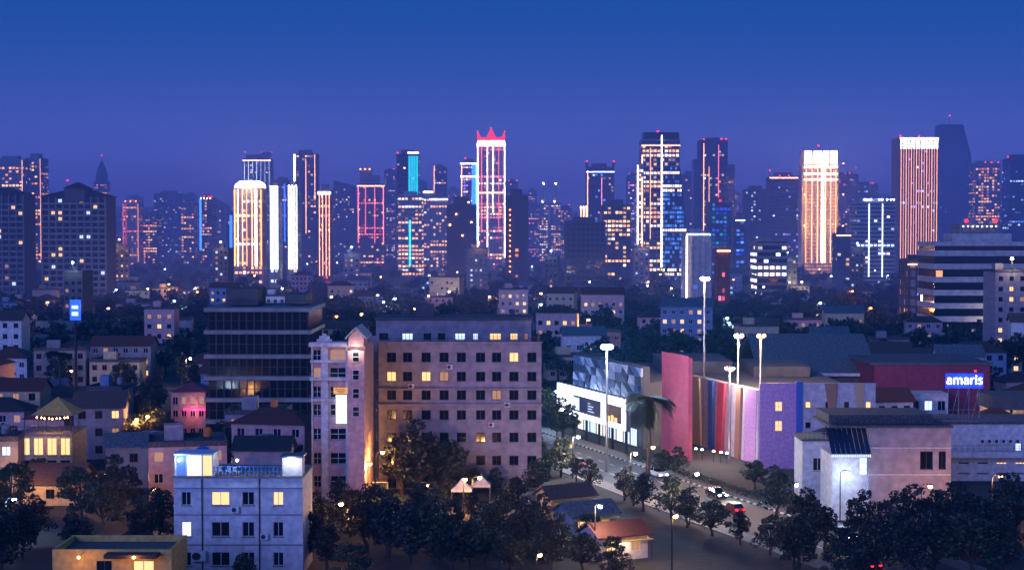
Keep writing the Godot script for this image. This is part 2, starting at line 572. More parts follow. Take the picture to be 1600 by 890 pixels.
func build_towers() -> void:
	var q: Dictionary
	# far left
	tower({"called": "apartment_tower", "label": "hazy purple apartment tower cut by the left picture edge", "x0": -8, "x1": 36, "top": 250, "d": 1700, "body": "concrete", "rib": "concrete", "lit": 0.22, "cols": ["warm", "peach", "amber"], "bay": 3.6, "leds": [[0.98, "peach", 0.5, 0.1, 1.0, 2]]})
	tower({"called": "apartment_tower", "label": "hazy apartment tower with warm window columns beside the left-edge tower", "x0": 40, "x1": 64, "top": 248, "d": 1750, "body": "concrete", "rib": "concrete", "lit": 0.34, "cols": ["warm", "amber", "peach"], "leds": [[-0.98, "peach", 0.4, 0.1, 1.0, 2], [0.98, "peach", 0.4, 0.1, 1.0, 2]]})
	q = tower({"called": "domed_tower", "label": "slim hazy tower with pointed dome behind dark apartment block", "x0": 147, "x1": 167, "top": 284, "d": 2300, "dep": 18, "body": "glass_blue", "lit": 0.3, "cols": ["warm", "amber"], "plant": 0.0})
	var b := MB.new()
	b.lathe(Vector3(0, q.h + 1.4, 0), [[q.w * 0.5, 0], [q.w * 0.49, 6], [q.w * 0.42, 13], [q.w * 0.3, 20], [q.w * 0.14, 26], [0.0, 30]], 12)
	part("dome", b, M.glass_blue, q.t)
	b = MB.new()
	b.tube(Vector3(0, q.h + 28, 0), Vector3(0, q.h + 38, 0), 0.5, 0.2)
	part("spire", b, M.metal_dark, q.t)
	beacon(q.t, Vector3(0, q.h + 38.6, 0))
	q = tower({"called": "hotel_tower", "label": "slim orange floodlit tower with stepped crown left of the hazy blue towers", "x0": 192, "x1": 217, "top": 318, "d": 2000, "dep": 20, "body": "cream", "rib": "cream", "lit": 0.45, "cols": ["amber", "rose", "peach"], "style": "pier", "leds": [[-0.95, "rose", 1.2, 0.05, 1.0, 1], [-0.6, "rose", 1.2, 0.05, 1.0, 2], [0.9, "amber", 1.0, 0.05, 1.0, 1]], "led_mat": "lit"})
	b = MB.new()
	b.box(Vector3(-q.w * 0.32, q.h + 1.4, -6), Vector3(q.w * 0.32, q.h + 6, 8))
	part("crown", b, M.cream, q.t)
	add_row_lamps(q, 3, "lamp_orange", 0.7, 3.0)
	tower({"called": "apartment_tower", "label": "low hazy block right of the orange floodlit tower", "x0": 220, "x1": 245, "top": 336, "d": 2100, "body": "concrete", "lit": 0.3, "cols": ["amber", "warm"]})
	tower({"label": "wide dark blue tower in haze with sparse white windows", "x0": 241, "x1": 285, "top": 303, "d": 2700, "body": "glass_blue", "lit": 0.08, "cols": ["cool", "white"], "style": "band"})
	tower({"label": "slim tower with warm window column beside wide dark blue tower", "x0": 283, "x1": 303, "top": 318, "d": 2100, "body": "concrete", "rib": "concrete", "lit": 0.5, "cols": ["amber", "peach", "warm"]})
	q = tower({"label": "tower topped by red lamps and a blue sign", "x0": 312, "x1": 331, "top": 310, "d": 1900, "body": "glass_dark", "lit": 0.25, "cols": ["warm", "peach"], "beacons": [-0.3, 0.5, 0.95], "leds": [[-0.85, "blue", 2.4, 0.25, 1.0]]})
	add_row_lamps(q, 4, "lamp_white", 0.6, 0.0)
	tower({"label": "dim stepped tower between red lamp tower and white crowned tower", "x0": 331, "x1": 345, "top": 316, "d": 2600, "body": "glass_blue", "lit": 0.12})
	tower({"called": "apartment_tower", "label": "slim blue-lit block at the foot of the white crowned tower", "x0": 355, "x1": 367, "top": 336, "d": 1500, "body": "glass_dark", "lit": 0.1, "leds": [[0.0, "blue", 2.6, 0.4, 1.0, 1]]})
	# white crowned tower
	q = tower({"called": "hotel_tower", "label": "bright tower with glowing white rounded crown and warm vertical lights", "x0": 366, "x1": 410, "top": 296, "d": 1250, "dep": 20, "body": "cream", "rib": "cream", "lit": 0.4, "cols": ["peach", "white", "warm"], "style": "pier", "plant": 0.0, "leds": [[-0.95, "amber", 0.5, 0.2, 1.0], [-0.72, "white", 0.7, 0.2, 1.0], [-0.4, "peach", 0.5, 0.2, 1.0, 1], [-0.1, "peach", 0.5, 0.2, 1.0, 2], [0.28, "peach", 0.5, 0.2, 1.0, 1], [0.55, "white", 1.4, 0.2, 1.0], [0.92, "amber", 0.6, 0.2, 1.0, 1]]})
	b = MB.new()
	b.lathe(Vector3(0, q.h + 1.4, 0), [[q.w * 0.56, 0], [q.w * 0.55, 2.2], [q.w * 0.45, 4.4], [q.w * 0.34, 5.6], [0.0, 6.0]], 14, cell("white"))
	part("crown", b, M.lit_hot, q.t)
	lamp_light(q.t, Vector3(0, q.h + 4, q.w * 0.8), Color(1, 0.92, 0.85), 300.0, 2.0)
	b = MB.new()
	b.tube(Vector3(2, q.h + 6, 0), Vector3(2, q.h + 13, 0), 0.3, 0.1)
	part("mast", b, M.metal_dark, q.t)
	q = tower({"label": "tall hazy tower with thin vertical lights and lit crown line", "x0": 380, "x1": 423, "top": 249, "d": 2500, "body": "glass_blue", "lit": 0.1, "style": "pier", "bay": 3.6, "leds": [[-0.9, "cool", 0.5, 0.55, 1.0, 1], [-0.6, "cool", 0.5, 0.55, 1.0, 1], [-0.3, "cool", 0.5, 0.6, 1.0, 1], [0.0, "cool", 0.5, 0.6, 1.0, 1], [0.3, "cool", 0.5, 0.6, 1.0, 2], [0.6, "cool", 0.5, 0.6, 1.0, 2], [0.9, "cool", 0.5, 0.55, 1.0, 2]], "bars": [[0.985, "peach", 1.6]], "plant": 0.0})
	b = MB.new()
	b.box(Vector3(-q.w * 0.42, q.h + 1.4, -8), Vector3(q.w * 0.46, q.h + 8.0, 6))
	b.box(Vector3(q.w * 0.1, q.h + 8.0, -6), Vector3(q.w * 0.5, q.h + 11.5, 4))
	part("crown", b, M.glass_blue, q.t)
	for s in [-0.48, 0.12, 0.5]: beacon(q.t, Vector3(q.w * s, q.h + 12.4, 0))
	for e in [[422, 435, 294, 1150, "slim white lit slab tower, left one of two twins"], [450, 465, 293, 1150, "slim white lit slab tower, right one of two twins"]]:
		q = tower({"called": "apartment_tower", "label": e[4], "x0": e[0], "x1": e[1], "top": e[2], "d": e[3], "dep": 16, "body": "concrete_light", "rib": "concrete_light", "style": "pier", "lit": 0.5, "cols": ["cool", "white"], "leds": [[-0.8, "cool", 0.5, 0.2, 1.0, 1], [-0.25, "white", 0.9, 0.2, 1.0], [0.35, "white", 0.7, 0.2, 1.0, 1], [0.85, "cool", 0.5, 0.2, 1.0, 1]]})
		add_row_lamps(q, 3, "lamp_white", 0.6, 1.2)
	tower({"label": "dark blue slab between the two white slab towers", "x0": 428, "x1": 452, "top": 283, "d": 1900, "body": "glass_blue", "lit": 0.06, "leds": [[0.4, "blue", 1.4, 0.3, 0.97, 1]]})
	tower({"label": "dark tower with a bright white corner strip along its edge", "x0": 459, "x1": 494, "top": 241, "d": 1900, "body": "glass_blue", "lit": 0.12, "cols": ["peach", "warm"], "leds": [[-0.9, "white", 2.2, 0.25, 1.0], [0.1, "peach", 0.6, 0.3, 0.96, 1], [0.9, "peach", 0.6, 0.6, 1.0, 1]]})
	q = tower({"called": "apartment_tower", "label": "slim tower striped by thin pink vertical lights", "x0": 498, "x1": 516, "top": 299, "d": 1250, "dep": 14, "body": "brick_red", "rib": "concrete", "style": "pier", "bay": 1.8, "lit": 0.35, "cols": ["rose", "peach"], "leds": [[-0.85, "peach", 0.3, 0.1, 1.0, 1], [-0.3, "peach", 0.3, 0.1, 1.0, 1], [0.3, "peach", 0.3, 0.1, 1.0, 1], [0.85, "peach", 0.3, 0.1, 1.0, 1]], "bars": [[0.97, "white", 2.0]]})
	q = tower({"label": "dark tower with slanted roof in haze", "x0": 521, "x1": 553, "top": 292, "d": 2400, "body": "glass_blue", "lit": 0.06, "plant": 0.0})
	b = MB.new()
	b.t = Transform3D(Basis.IDENTITY, Vector3(0, q.h + 1.4, 0))
	var hw: float = q.w / 2
	var hd: float = q.dep / 2
	b.quad(Vector3(-hw, 0, hd), Vector3(hw, 0, hd), Vector3(hw, 1, hd), Vector3(-hw, 9, hd))
	b.quad(Vector3(hw, 0, -hd), Vector3(-hw, 0, -hd), Vector3(-hw, 9, -hd), Vector3(hw, 1, -hd))
	b.quad(Vector3(-hw, 9, hd), Vector3(hw, 1, hd), Vector3(hw, 1, -hd), Vector3(-hw, 9, -hd))
	b.quad(Vector3(-hw, 0, -hd), Vector3(-hw, 0, hd), Vector3(-hw, 9, hd), Vector3(-hw, 9, -hd))
	b.quad(Vector3(hw, 0, hd), Vector3(hw, 0, -hd), Vector3(hw, 1, -hd), Vector3(hw, 1, hd))
	part("slanted_roof", b, M.glass_blue, q.t)
	q = tower({"label": "tower edged with red vertical lights and a lit shoulder", "x0": 559, "x1": 600, "top": 289, "d": 1900, "dep": 24, "body": "concrete", "rib": "brick_red", "lit": 0.3, "cols": ["rose", "peach", "warm"], "plant": 0.0, "leds": [[-0.96, "rose", 0.7, 0.3, 1.0], [-0.4, "rose", 0.5, 0.4, 1.0, 1], [0.3, "rose", 0.5, 0.3, 1.0, 1], [0.96, "rose", 0.7, 0.3, 1.0]], "bars": [[0.985, "peach", 1.0]]})
	b = MB.new()
	b.box(Vector3(-q.w * 0.42, q.h + 1.4, -9), Vector3(-q.w * 0.02, q.h + 20, 9))
	b.box(Vector3(-q.w * 0.02, q.h + 1.4, -7), Vector3(q.w * 0.3, q.h + 12, 7))
	part("upper_block", b, M.concrete, q.t)
	for s in [-0.4, -0.22, -0.05]: beacon(q.t, Vector3(q.w * s, q.h + 19, 9.6), "lamp_orange", 0.9)
	tower({"label": "thin dark tower flecked with white windows right of red edged tower", "x0": 601, "x1": 617, "top": 266, "d": 2600, "body": "glass_blue", "lit": 0.2, "cols": ["white", "peach"], "bay": 2.8, "beacons": [0.8]})
	# teal faced tower
	q = tower({"label": "dark tower with a glowing teal glass face", "x0": 620, "x1": 654, "top": 242, "d": 1700, "dep": 22, "body": "glass_dark", "rib": "metal_dark", "lit": 0.04, "style": "band", "beacons": [-0.95]})
	b = MB.new()
	for i in 4:
		b.box(Vector3(q.w * (0.04 + 0.115 * i), q.h * 0.18, q.dep / 2 + 0.7), Vector3(q.w * (0.04 + 0.115 * i + 0.095), q.h - 1.0, q.dep / 2 + 1.1), cell("teal", 0))
	part("teal_glass_panels", b, M.lit, q.t)
	b = MB.new()
	b.box(Vector3(q.w * 0.02, q.h + 1.5, q.dep / 2 - 1), Vector3(q.w * 0.5, q.h + 3, q.dep / 2 + 1), cell("white"))
	part("sign_box", b, M.lit_hot, q.t)
	tower({"label": "mid-rise office with rows of bright floors below the teal faced tower", "x0": 622, "x1": 659, "top": 306, "d": 1500, "dep": 30, "body": "concrete", "rib": "concrete_light", "style": "band", "lit": 0.35, "full": 0.5, "cols": ["white", "peach"], "leds": [[0.0, "teal", 1.6, 0.1, 0.7, 1]]})
	tower({"called": "apartment_tower", "label": "pale slim tower right of the teal faced tower", "x0": 662, "x1": 676, "top": 299, "d": 1900, "body": "concrete_light", "rib": "concrete_light", "lit": 0.35, "cols": ["peach", "white"], "bars": [[0.985, "white", 1.5]]})
	tower({"label": "thin tower outlined by a white edge light and lit floors", "x0": 678, "x1": 697, "top": 262, "d": 2200, "body": "glass_blue", "lit": 0.1, "full": 0.08, "cols": ["white", "peach"], "leds": [[-0.95, "peach", 0.8, 0.3, 1.02, 1]]})
	tower({"called": "apartment_tower", "label": "pale block with lit roof line below the thin outlined tower", "x0": 672, "x1": 699, "top": 310, "d": 1700, "body": "concrete_light", "rib": "concrete", "lit": 0.4, "cols": ["peach", "warm"], "style": "pier", "bars": [[0.98, "white", 1.3]]})
	q = tower({"called": "apartment_tower", "label": "dark stepped block with warm roof lamps before the blue lit tower", "x0": 699, "x1": 742, "top": 322, "d": 1200, "body": "concrete_dark", "lit": 0.05, "cols": ["amber"], "plant": 6.0})
	for e in [[-0.8, -14], [-0.35, -6], [0.1, -22], [0.55, 3], [0.75, -12]]: beacon(q.t, Vector3(e[0] * q.w / 2, q.h + e[1], q.dep / 2 + 1.6), "lamp_warm", 0.55)
	tower({"label": "tower with white crown lamps and blue sign strip beside red crowned tower", "x0": 720, "x1": 747, "top": 254, "d": 1950, "body": "concrete", "rib": "concrete", "lit": 0.35, "cols": ["pink", "white", "violet"], "leds": [[0.5, "blue", 4.5, 0.25, 0.99], [0.8, "sky", 1.6, 0.25, 1.0], [-0.9, "peach", 0.6, 0.3, 1.0]], "bars": [[0.985, "white", 1.5], [0.86, "white", 1.8]], "masts": [[-0.5, 5]]})
	# red crowned tower
	q = tower({"called": "hotel_tower", "label": "tall white outlined tower with glowing red peaked crown", "x0": 746, "x1": 789, "top": 221, "d": 1750, "dep": 24, "body": "concrete_light", "rib": "concrete_light", "style": "pier", "bay": 3.4, "lit": 0.42, "cols": ["pink", "white", "peach", "rose"], "plant": 0.0, "leds": [[-0.98, "white", 0.8, 0.1, 1.0], [-0.28, "white", 0.6, 0.1, 1.0], [0.12, "white", 0.6, 0.45, 1.0], [0.98, "white", 0.8, 0.1, 1.0], [-0.7, "rose", 0.4, 0.3, 1.0, 1], [0.55, "rose", 0.4, 0.3, 1.0, 1]], "bars": [[0.965, "white", 2.5], [0.6, "peach", 1.0]]})
	b = MB.new()
	for e in [[-1.0, -0.62, 9.0], [-0.42, 0.42, 12.5], [0.62, 1.0, 9.0]]:
		var xa: float = q.w / 2 * e[0]
		var xb: float = q.w / 2 * e[1]
		var xm := (xa + xb) / 2 if absf(e[0] + e[1]) < 0.1 else (xa if e[0] < 0 else xb)
		var y: float = q.h + 1.4
		for z in [q.dep / 2]:
			b.quad(Vector3(xa, y, z), Vector3(xb, y, z), Vector3(lerpf(xb, xm, 0.9), y + e[2], z - 1.5), Vector3(lerpf(xa, xm, 0.9), y + e[2], z - 1.5), cell("red"))
			b.quad(Vector3(xb, y, z - 3), Vector3(xa, y, z - 3), Vector3(lerpf(xa, xm, 0.9), y + e[2], z - 1.6), Vector3(lerpf(xb, xm, 0.9), y + e[2], z - 1.6), cell("red"))
	b.box(Vector3(-q.w / 2, q.h + 1.4, q.dep / 2 - 3), Vector3(q.w / 2, q.h + 4.5, q.dep / 2 - 0.4), cell("red"))
	part("crown", b, M.lit, q.t)
	b = MB.new()
	for i in 12:
		var x: float = -q.w / 2 + q.w * (i + 0.5) / 12
		b.box(Vector3(x - 0.5, q.h - 3.5, q.dep / 2 + 0.6), Vector3(x + 0.5, q.h + 1.3, q.dep / 2 + 1.0), cell("white"))
	part("crown_lights", b, M.lit_hot, q.t)
	for e in [-0.98, 0.0, 0.98]: beacon(q.t, Vector3(e * q.w / 2, q.h + (14.8 if e == 0.0 else 11.0), q.dep / 2 - 1.5), "lamp_red", 0.7)
	tower({"label": "dim tower with red roof lamps right of the red crowned tower", "x0": 790, "x1": 809, "top": 284, "d": 2500, "body": "glass_blue", "lit": 0.1, "cols": ["peach"], "beacons": [-0.5, 0.9]})
	q = tower({"called": "apartment_tower", "label": "dark block with a dotted column of orange lamps down its front", "x0": 791, "x1": 824, "top": 308, "d": 1150, "body": "concrete_dark", "lit": 0.03, "cols": ["amber"]})
	for i in 13: beacon(q.t, Vector3(-q.w * 0.32, q.h - 9 - i * 3.7, q.dep / 2 + 1.0), "lamp_orange", 0.42)
	# twin spires
	for e in [[843, 856, 318, 852], [861, 876, 318, 868]]:
		q = tower({"called": "spired_tower", "label": "slim tower with white lamp on its spire, %s of a pair" % ("left one" if e[0] < 850 else "right one"), "x0": e[0], "x1": e[1], "top": e[2], "d": 2300, "dep": 12, "body": "concrete_light", "rib": "concrete", "lit": 0.5, "cols": ["warm", "peach", "white"], "plant": 0.0})
		b = MB.new()
		b.box(Vector3(-3, q.h + 1.4, -3), Vector3(3, q.h + 9, 3))
		b.tube(Vector3(0, q.h + 9, 0), Vector3(0, q.h + 28, 0), 1.1, 0.4)
		part("spire", b, M.concrete_light, q.t)
		beacon(q.t, Vector3(0, q.h + 29, 0), "lamp_white", 1.5)
		beacon(q.t, Vector3(-2, q.h + 3, 4), "lamp_white", 1.0)
	tower({"called": "apartment_tower", "label": "purple hazy block speckled with windows behind the twin spires", "x0": 826, "x1": 846, "top": 323, "d": 2700, "body": "concrete", "lit": 0.5, "cols": ["peach", "violet", "pink"]})
	tower({"called": "apartment_tower", "label": "low speckled block right of the twin spires", "x0": 876, "x1": 893, "top": 326, "d": 2600, "body": "concrete", "lit": 0.4, "cols": ["warm", "peach"], "masts": [[0.6, 6]]})
	tower({"called": "office_block", "label": "broad dark office block without lights below the horned tower", "x0": 885, "x1": 945, "top": 349, "d": 1100, "dep": 30, "body": "glass_dark", "rib": "concrete_dark", "lit": 0.01, "cat": "building"})
	q = tower({"called": "hotel_tower", "label": "slim bright peach tower left of the horned dark tower", "x0": 906, "x1": 918, "top": 324, "d": 1900, "dep": 12, "body": "cream", "rib": "cream", "style": "pier", "lit": 0.8, "cols": ["peach", "white"], "leds": [[-0.7, "peach", 0.7, 0.1, 1.0], [0.0, "white", 0.7, 0.1, 1.0], [0.7, "peach", 0.7, 0.1, 1.0]]})
	add_row_lamps(q, 3, "lamp_white", 0.8, 0.5)
	q = tower({"label": "dark blue tower with two raised corner horns", "x0": 917, "x1": 959, "top": 262, "d": 1900, "dep": 26, "body": "glass_blue", "rib": "metal_dark", "lit": 0.1, "full": 0.03, "cols": ["white", "sky", "peach"], "plant": 4.0, "leds": [[-0.95, "peach", 0.5, 0.5, 0.97], [0.1, "pink", 0.5, 0.5, 0.9, 1]], "bars": [[0.955, "cool", 1.0]]})
	b = MB.new()
	for s in [-1.0, 1.0]: b.box(Vector3(s * q.w / 2 - 1.5, q.h + 1.4, -8), Vector3(s * q.w / 2 + 1.5, q.h + 7, q.dep / 2))
	part("corner_horns", b, M.glass_blue, q.t)
	for s in [-1.0, 1.0]: beacon(q.t, Vector3(s * q.w / 2, q.h + 7.8, q.dep / 2 - 1))
	tower({"called": "apartment_tower", "label": "block dotted with even warm window lamps below the horned tower", "x0": 943, "x1": 985, "top": 322, "d": 1350, "body": "concrete_dark", "rib": "concrete_dark", "lit": 0.38, "cols": ["warm", "peach", "white"], "bay": 3.4})
	tower({"label": "thin hazy tower with lit specks left of the great blue tower", "x0": 981, "x1": 1001, "top": 275, "d": 2300, "body": "concrete", "lit": 0.3, "cols": ["pink", "white", "violet"], "masts": [[-0.6, 4]]})
	# great blue tower with bowed wing
	q = tower({"label": "great office tower with dark cap and bright lit floors", "x0": 1003, "x1": 1061, "top": 220, "d": 1350, "dep": 26, "body": "glass_dark", "rib": "concrete", "style": "grid", "lit": 0.3, "full": 0.2, "cols": ["peach", "white", "warm"], "plant": 0.0, "bars": [[0.965, "peach", 0.5]], "leds": [[0.05, "white", 0.8, 0.1, 1.04], [-1.0, "peach", 0.8, 0.1, 0.9, 1], [-0.55, "peach", 0.4, 0.3, 0.95, 2]]})
	b = MB.new()
	b.box(Vector3(-q.w * 0.46, q.h + 1.4, -10), Vector3(q.w * 0.5, q.h + 7.5, 11))
	part("dark_cap", b, M.glass_dark, q.t)
	beacon(q.t, Vector3(-2, q.h + 8.2, 8))
	b = MB.new()
	var win := MB.new()
	var rr := RandomNumberGenerator.new()
	rr.seed = 5
	var nfl := int(q.h * 0.82 / 3.7)
	for i in nfl:          # a wing that flares outward as it goes down, floor by floor
		var y := i * 3.7
		var f := 1.0 - float(i) / nfl
		var x1: float = q.w * (0.5 + 0.22 * (1.0 - pow(1.0 - f, 2.0)))
		b.box(Vector3(q.w * 0.02, y, q.dep / 2 + 0.6), Vector3(x1, y + 1.1, q.dep / 2 + 7.0))
		b.box(Vector3(q.w * 0.04, y + 1.1, q.dep / 2 + 0.6), Vector3(x1 - 0.4, y + 3.7, q.dep / 2 + 6.4))
		var n := int((x1 - q.w * 0.04) / 2.0)
		var on := rr.randf() < 0.24
		for k in n:
			if rr.randf() < (0.9 if on else 0.6):
				var xa: float = q.w * 0.04 + 2.0 * k + 0.25
				win.quad(Vector3(xa, y + 1.25, q.dep / 2 + 6.5), Vector3(xa + 1.5, y + 1.25, q.dep / 2 + 6.5), Vector3(xa + 1.5, y + 3.4, q.dep / 2 + 6.5), Vector3(xa, y + 3.4, q.dep / 2 + 6.5), cell("white" if on else "sky", rr.randi() % 2 if on else 1 + rr.randi() % 3))
	part("flared_wing", b, M.glass_blue, q.t)
	part("lit_windows", win, M.lit, q.t, true)
	q = tower({"called": "apartment_tower", "label": "narrow white lit slab hugging the great blue tower", "x0": 996, "x1": 1004, "top": 258, "d": 1300, "dep": 8, "body": "concrete_light", "rib": "concrete_light", "style": "pier", "bay": 1.6, "lit": 0.8, "cols": ["peach", "white"], "leds": [[-0.8, "white", 0.7, 0.1, 1.0], [0.6, "peach", 0.6, 0.1, 0.9, 1]], "lit_mat": "lit"})
	tower({"label": "dark hazy slab between the great blue tower and the stepped tower", "x0": 1067, "x1": 1092, "top": 273, "d": 2300, "body": "glass_blue", "lit": 0.05, "beacons": [0.9]})
	# stepped dark tower with lit columns
	q = tower({"label": "dark stepped tower with dotted warm light columns", "x0": 1094, "x1": 1136, "top": 220, "d": 1800, "dep": 28, "body": "glass_dark", "rib": "metal_dark", "lit": 0.12, "full": 0.02, "cols": ["peach", "white"], "beacons": [-0.75, 0.6, 0.95], "leds": [[-0.75, "peach", 0.7, 0.3, 0.98, 1], [-0.35, "peach", 0.6, 0.3, 0.8, 2], [0.35, "rose", 0.6, 0.2, 0.97, 1]]})
	b = MB.new()
	b.box(Vector3(q.w / 2 + 0.6, 0, -12), Vector3(q.w / 2 + 9, q.h * 0.82, 11))
	b.box(Vector3(-q.w / 2 - 7, 0, -12), Vector3(-q.w / 2 - 0.6, q.h * 0.86, 8))
	part("side_step", b, M.glass_blue, q.t)
	q = tower({"called": "office_block", "label": "blue lit glass block at the foot of the stepped tower", "x0": 1112, "x1": 1142, "top": 317, "d": 1400, "dep": 20, "body": "glass_blue", "rib": "glass_blue", "lit": 0.55, "cols": ["sky", "teal", "blue"], "lit_mat": "lit_soft", "cat": "building"})
	beacon(q.t, Vector3(-1, q.h + 2, 10), "lamp_red", 1.0)
	tower({"called": "apartment_tower", "label": "small block with blue lit front right of the stepped tower", "x0": 1150, "x1": 1163, "top": 343, "d": 1500, "dep": 14, "body": "glass_blue", "lit": 0.5, "cols": ["blue", "sky"], "bars": [[0.98, "cool", 0.8]]})
	tower({"label": "dark blue tower with rounded shoulder and few lights", "x0": 1165, "x1": 1201, "top": 297, "d": 2000, "body": "glass_blue", "rib": "metal_dark", "lit": 0.07, "full": 0.05, "cols": ["cool", "white"]})
	q = tower({"label": "dark wide tower with one lit line along its roof", "x0": 1203, "x1": 1252, "top": 277, "d": 1900, "body": "glass_dark", "rib": "metal_dark", "lit": 0.06, "cols": ["cool", "violet"], "bars": [[0.99, "peach", 1.1]], "beacons": [-0.4, 0.2], "masts": [[-0.95, 8], [0.9, 10]]})
	tower({"called": "office_block", "label": "low office block with three bright white floors", "x0": 1183, "x1": 1230, "top": 377, "d": 900, "dep": 24, "body": "glass_dark", "rib": "concrete", "style": "band", "lit": 0.12, "full": 0.35, "cols": ["cool", "white"], "cat": "building", "plant": 2.0})
	q = tower({"called": "office_block", "label": "pale block with row of bright roof lamps before the stepped tower", "x0": 1072, "x1": 1110, "top": 368, "d": 800, "dep": 18, "body": "concrete_light", "rib": "concrete_light", "style": "pier", "lit": 0.25, "cols": ["cool", "sky"], "cat": "building", "plant": 2.0, "leds": [[-0.96, "white", 0.4, 0.1, 1.0]]})
	add_row_lamps(q, 9, "lamp_cool", 0.28, 0.6)
	tower({"called": "apartment_block", "label": "narrow brick-red block with lit top edge", "x0": 1123, "x1": 1138, "top": 391, "d": 750, "dep": 10, "body": "brick_red", "rib": "brick_red", "style": "pier", "bay": 1.5, "lit": 0.2, "cols": ["amber", "rose"], "cat": "building", "bars": [[0.985, "peach", 0.5]], "plant": 0.0})
	# golden tower
	q = tower({"called": "hotel_tower", "label": "brilliant golden floodlit tower, brightest of the skyline", "x0": 1257, "x1": 1307, "top": 237, "d": 1550, "dep": 26, "body": "cream", "rib": "cream", "style": "pier", "bay": 1.9, "fl": 3.4, "lit": 0.95, "full": 0.96, "cols": ["peach", "peach", "warm"], "lit_mat": "lit_soft", "plant": 0.0, "leds": [[-0.92, "amber", 0.5, 0.1, 0.86, 1], [-0.55, "peach", 0.5, 0.1, 0.98, 1], [-0.2, "peach", 0.7, 0.1, 0.98, 1], [0.1, "white", 2.2, 0.1, 0.98], [0.28, "peach", 0.7, 0.1, 0.98], [0.62, "peach", 0.5, 0.1, 0.98, 1], [0.94, "amber", 0.5, 0.1, 0.86, 1]], "bars": [[0.87, "white", 1.6], [0.815, "white", 1.4], [0.77, "white", 1.4]]})
	b = MB.new()
	for e in [[-0.5, -0.3], [-0.22, 0.02], [0.08, 0.24], [0.3, 0.5]]:
		b.box(Vector3(q.w * e[0], q.h * 0.9, q.dep / 2 + 0.7), Vector3(q.w * e[1], q.h + 0.8, q.dep / 2 + 1.2), cell("white"))
	part("crown_panels", b, M.lit_hot, q.t)
	b = MB.new()
	b.box(Vector3(-q.w / 2 - 2.2, 0, -10), Vector3(-q.w / 2 - 0.6, q.h * 0.9, 10))
	b.box(Vector3(q.w / 2 + 0.6, 0, -10), Vector3(q.w / 2 + 2.2, q.h * 0.9, 10))
	part("side_pier", b, M.cream, q.t)
	b = MB.new()
	b.tube(Vector3(0, q.h + 1.4, 0), Vector3(0, q.h + 6, 0), 0.4, 0.15)
	part("mast", b, M.metal_dark, q.t)
	beacon(q.t, Vector3(0, q.h + 6.6, 0))
	for e in [[-0.6, 0.9], [0.6, 0.9], [-0.6, 0.65], [0.6, 0.65], [-0.6, 0.4], [0.6, 0.4]]:      # wash lights on outriggers
		b = MB.new()
		b.tube(Vector3(q.w * e[0] * 0.8, q.h * e[1], q.dep / 2), Vector3(q.w * e[0], q.h * e[1], q.dep / 2 + 16), 0.2, 0.12, 5)
		part("outrigger", b, M.metal_dark, q.t)
		b = MB.new()
		b.lathe(Vector3(q.w * e[0], q.h * e[1], q.dep / 2 + 16), [[0.0, -0.5], [0.45, -0.2], [0.45, 0.2], [0.0, 0.5]], 8)
		part("wash_lamp", b, M.lamp_warm, q.t)
		lamp_light(q.t, Vector3(q.w * e[0], q.h * e[1], q.dep / 2 + 15.2), Color(1, 0.74, 0.48), 900.0, 1.0)
	tower({"label": "dim tower with sparse specks right of the golden tower", "x0": 1307, "x1": 1341, "top": 273, "d": 2400, "body": "glass_blue", "lit": 0.1, "cols": ["white", "peach", "rose"], "masts": [[0.9, 10]], "beacons": [-0.2, 0.2]})
	tower({"called": "apartment_block", "label": "low lit roof block against the golden tower's foot", "x0": 1308, "x1": 1328, "top": 367, "d": 1200, "dep": 16, "body": "concrete_dark", "lit": 0.1, "bars": [[0.985, "peach", 0.5]], "cat": "building"})
	tower({"label": "dim stepped tower behind the white banded office block", "x0": 1340, "x1": 1372, "top": 288, "d": 2500, "body": "glass_blue", "lit": 0.08, "full": 0.06, "cols": ["cool"], "beacons": [0.3, 0.5]})
	q = tower({"label": "white banded office block with lit crown between golden and striped towers", "x0": 1338, "x1": 1398, "top": 318, "d": 1250, "dep": 24, "body": "glass_blue", "rib": "concrete_light", "style": "band", "lit": 0.06, "full": 0.04, "cols": ["cool", "white"], "fl": 3.2, "plant": 3.0, "leds": [[-0.35, "cool", 0.8, 0.1, 1.0, 2], [0.35, "cool", 0.8, 0.1, 1.0, 2]]})
	for e in [-0.55, -0.45, -0.35, -0.25, 0.2, 0.35, 0.6, 0.8, 0.95]: beacon(q.t, Vector3(e * q.w / 2, q.h + 3.2, q.dep / 2 - 0.5), "lamp_cool", 0.7)
	# striped tower
	q = tower({"label": "tall tower striped with thin vertical gold lights", "x0": 1405, "x1": 1465, "top": 216, "d": 1500, "dep": 30, "body": "glass_dark", "rib": "concrete_dark", "style": "pier", "bay": 2.55, "lit": 0.05, "cols": ["cool", "violet"], "plant": 0.0, "beacons": [-0.98, 0.0]})
	var ns := 15
	b = MB.new()
	var hot := MB.new()
	for i in ns:
		var x: float = -q.w / 2 + q.w * (i + 0.5) / ns
		b.box(Vector3(x - 0.28, q.h * 0.06, q.dep / 2 + 0.62), Vector3(x + 0.28, q.h * 0.93, q.dep / 2 + 0.95), cell("peach", i % 2))
		hot.box(Vector3(x - 0.55, q.h * 0.925, q.dep / 2 + 0.7), Vector3(x + 0.55, q.h * 0.985, q.dep / 2 + 1.1), cell("white"))
	hot.box(Vector3(-q.w / 2, q.h - 1.0, q.dep / 2 + 0.7), Vector3(q.w / 2, q.h + 0.6, q.dep / 2 + 1.2), cell("white"))
	part("light_strips", b, M.lit, q.t, true)
	part("crown_lights", hot, M.lit_hot, q.t)
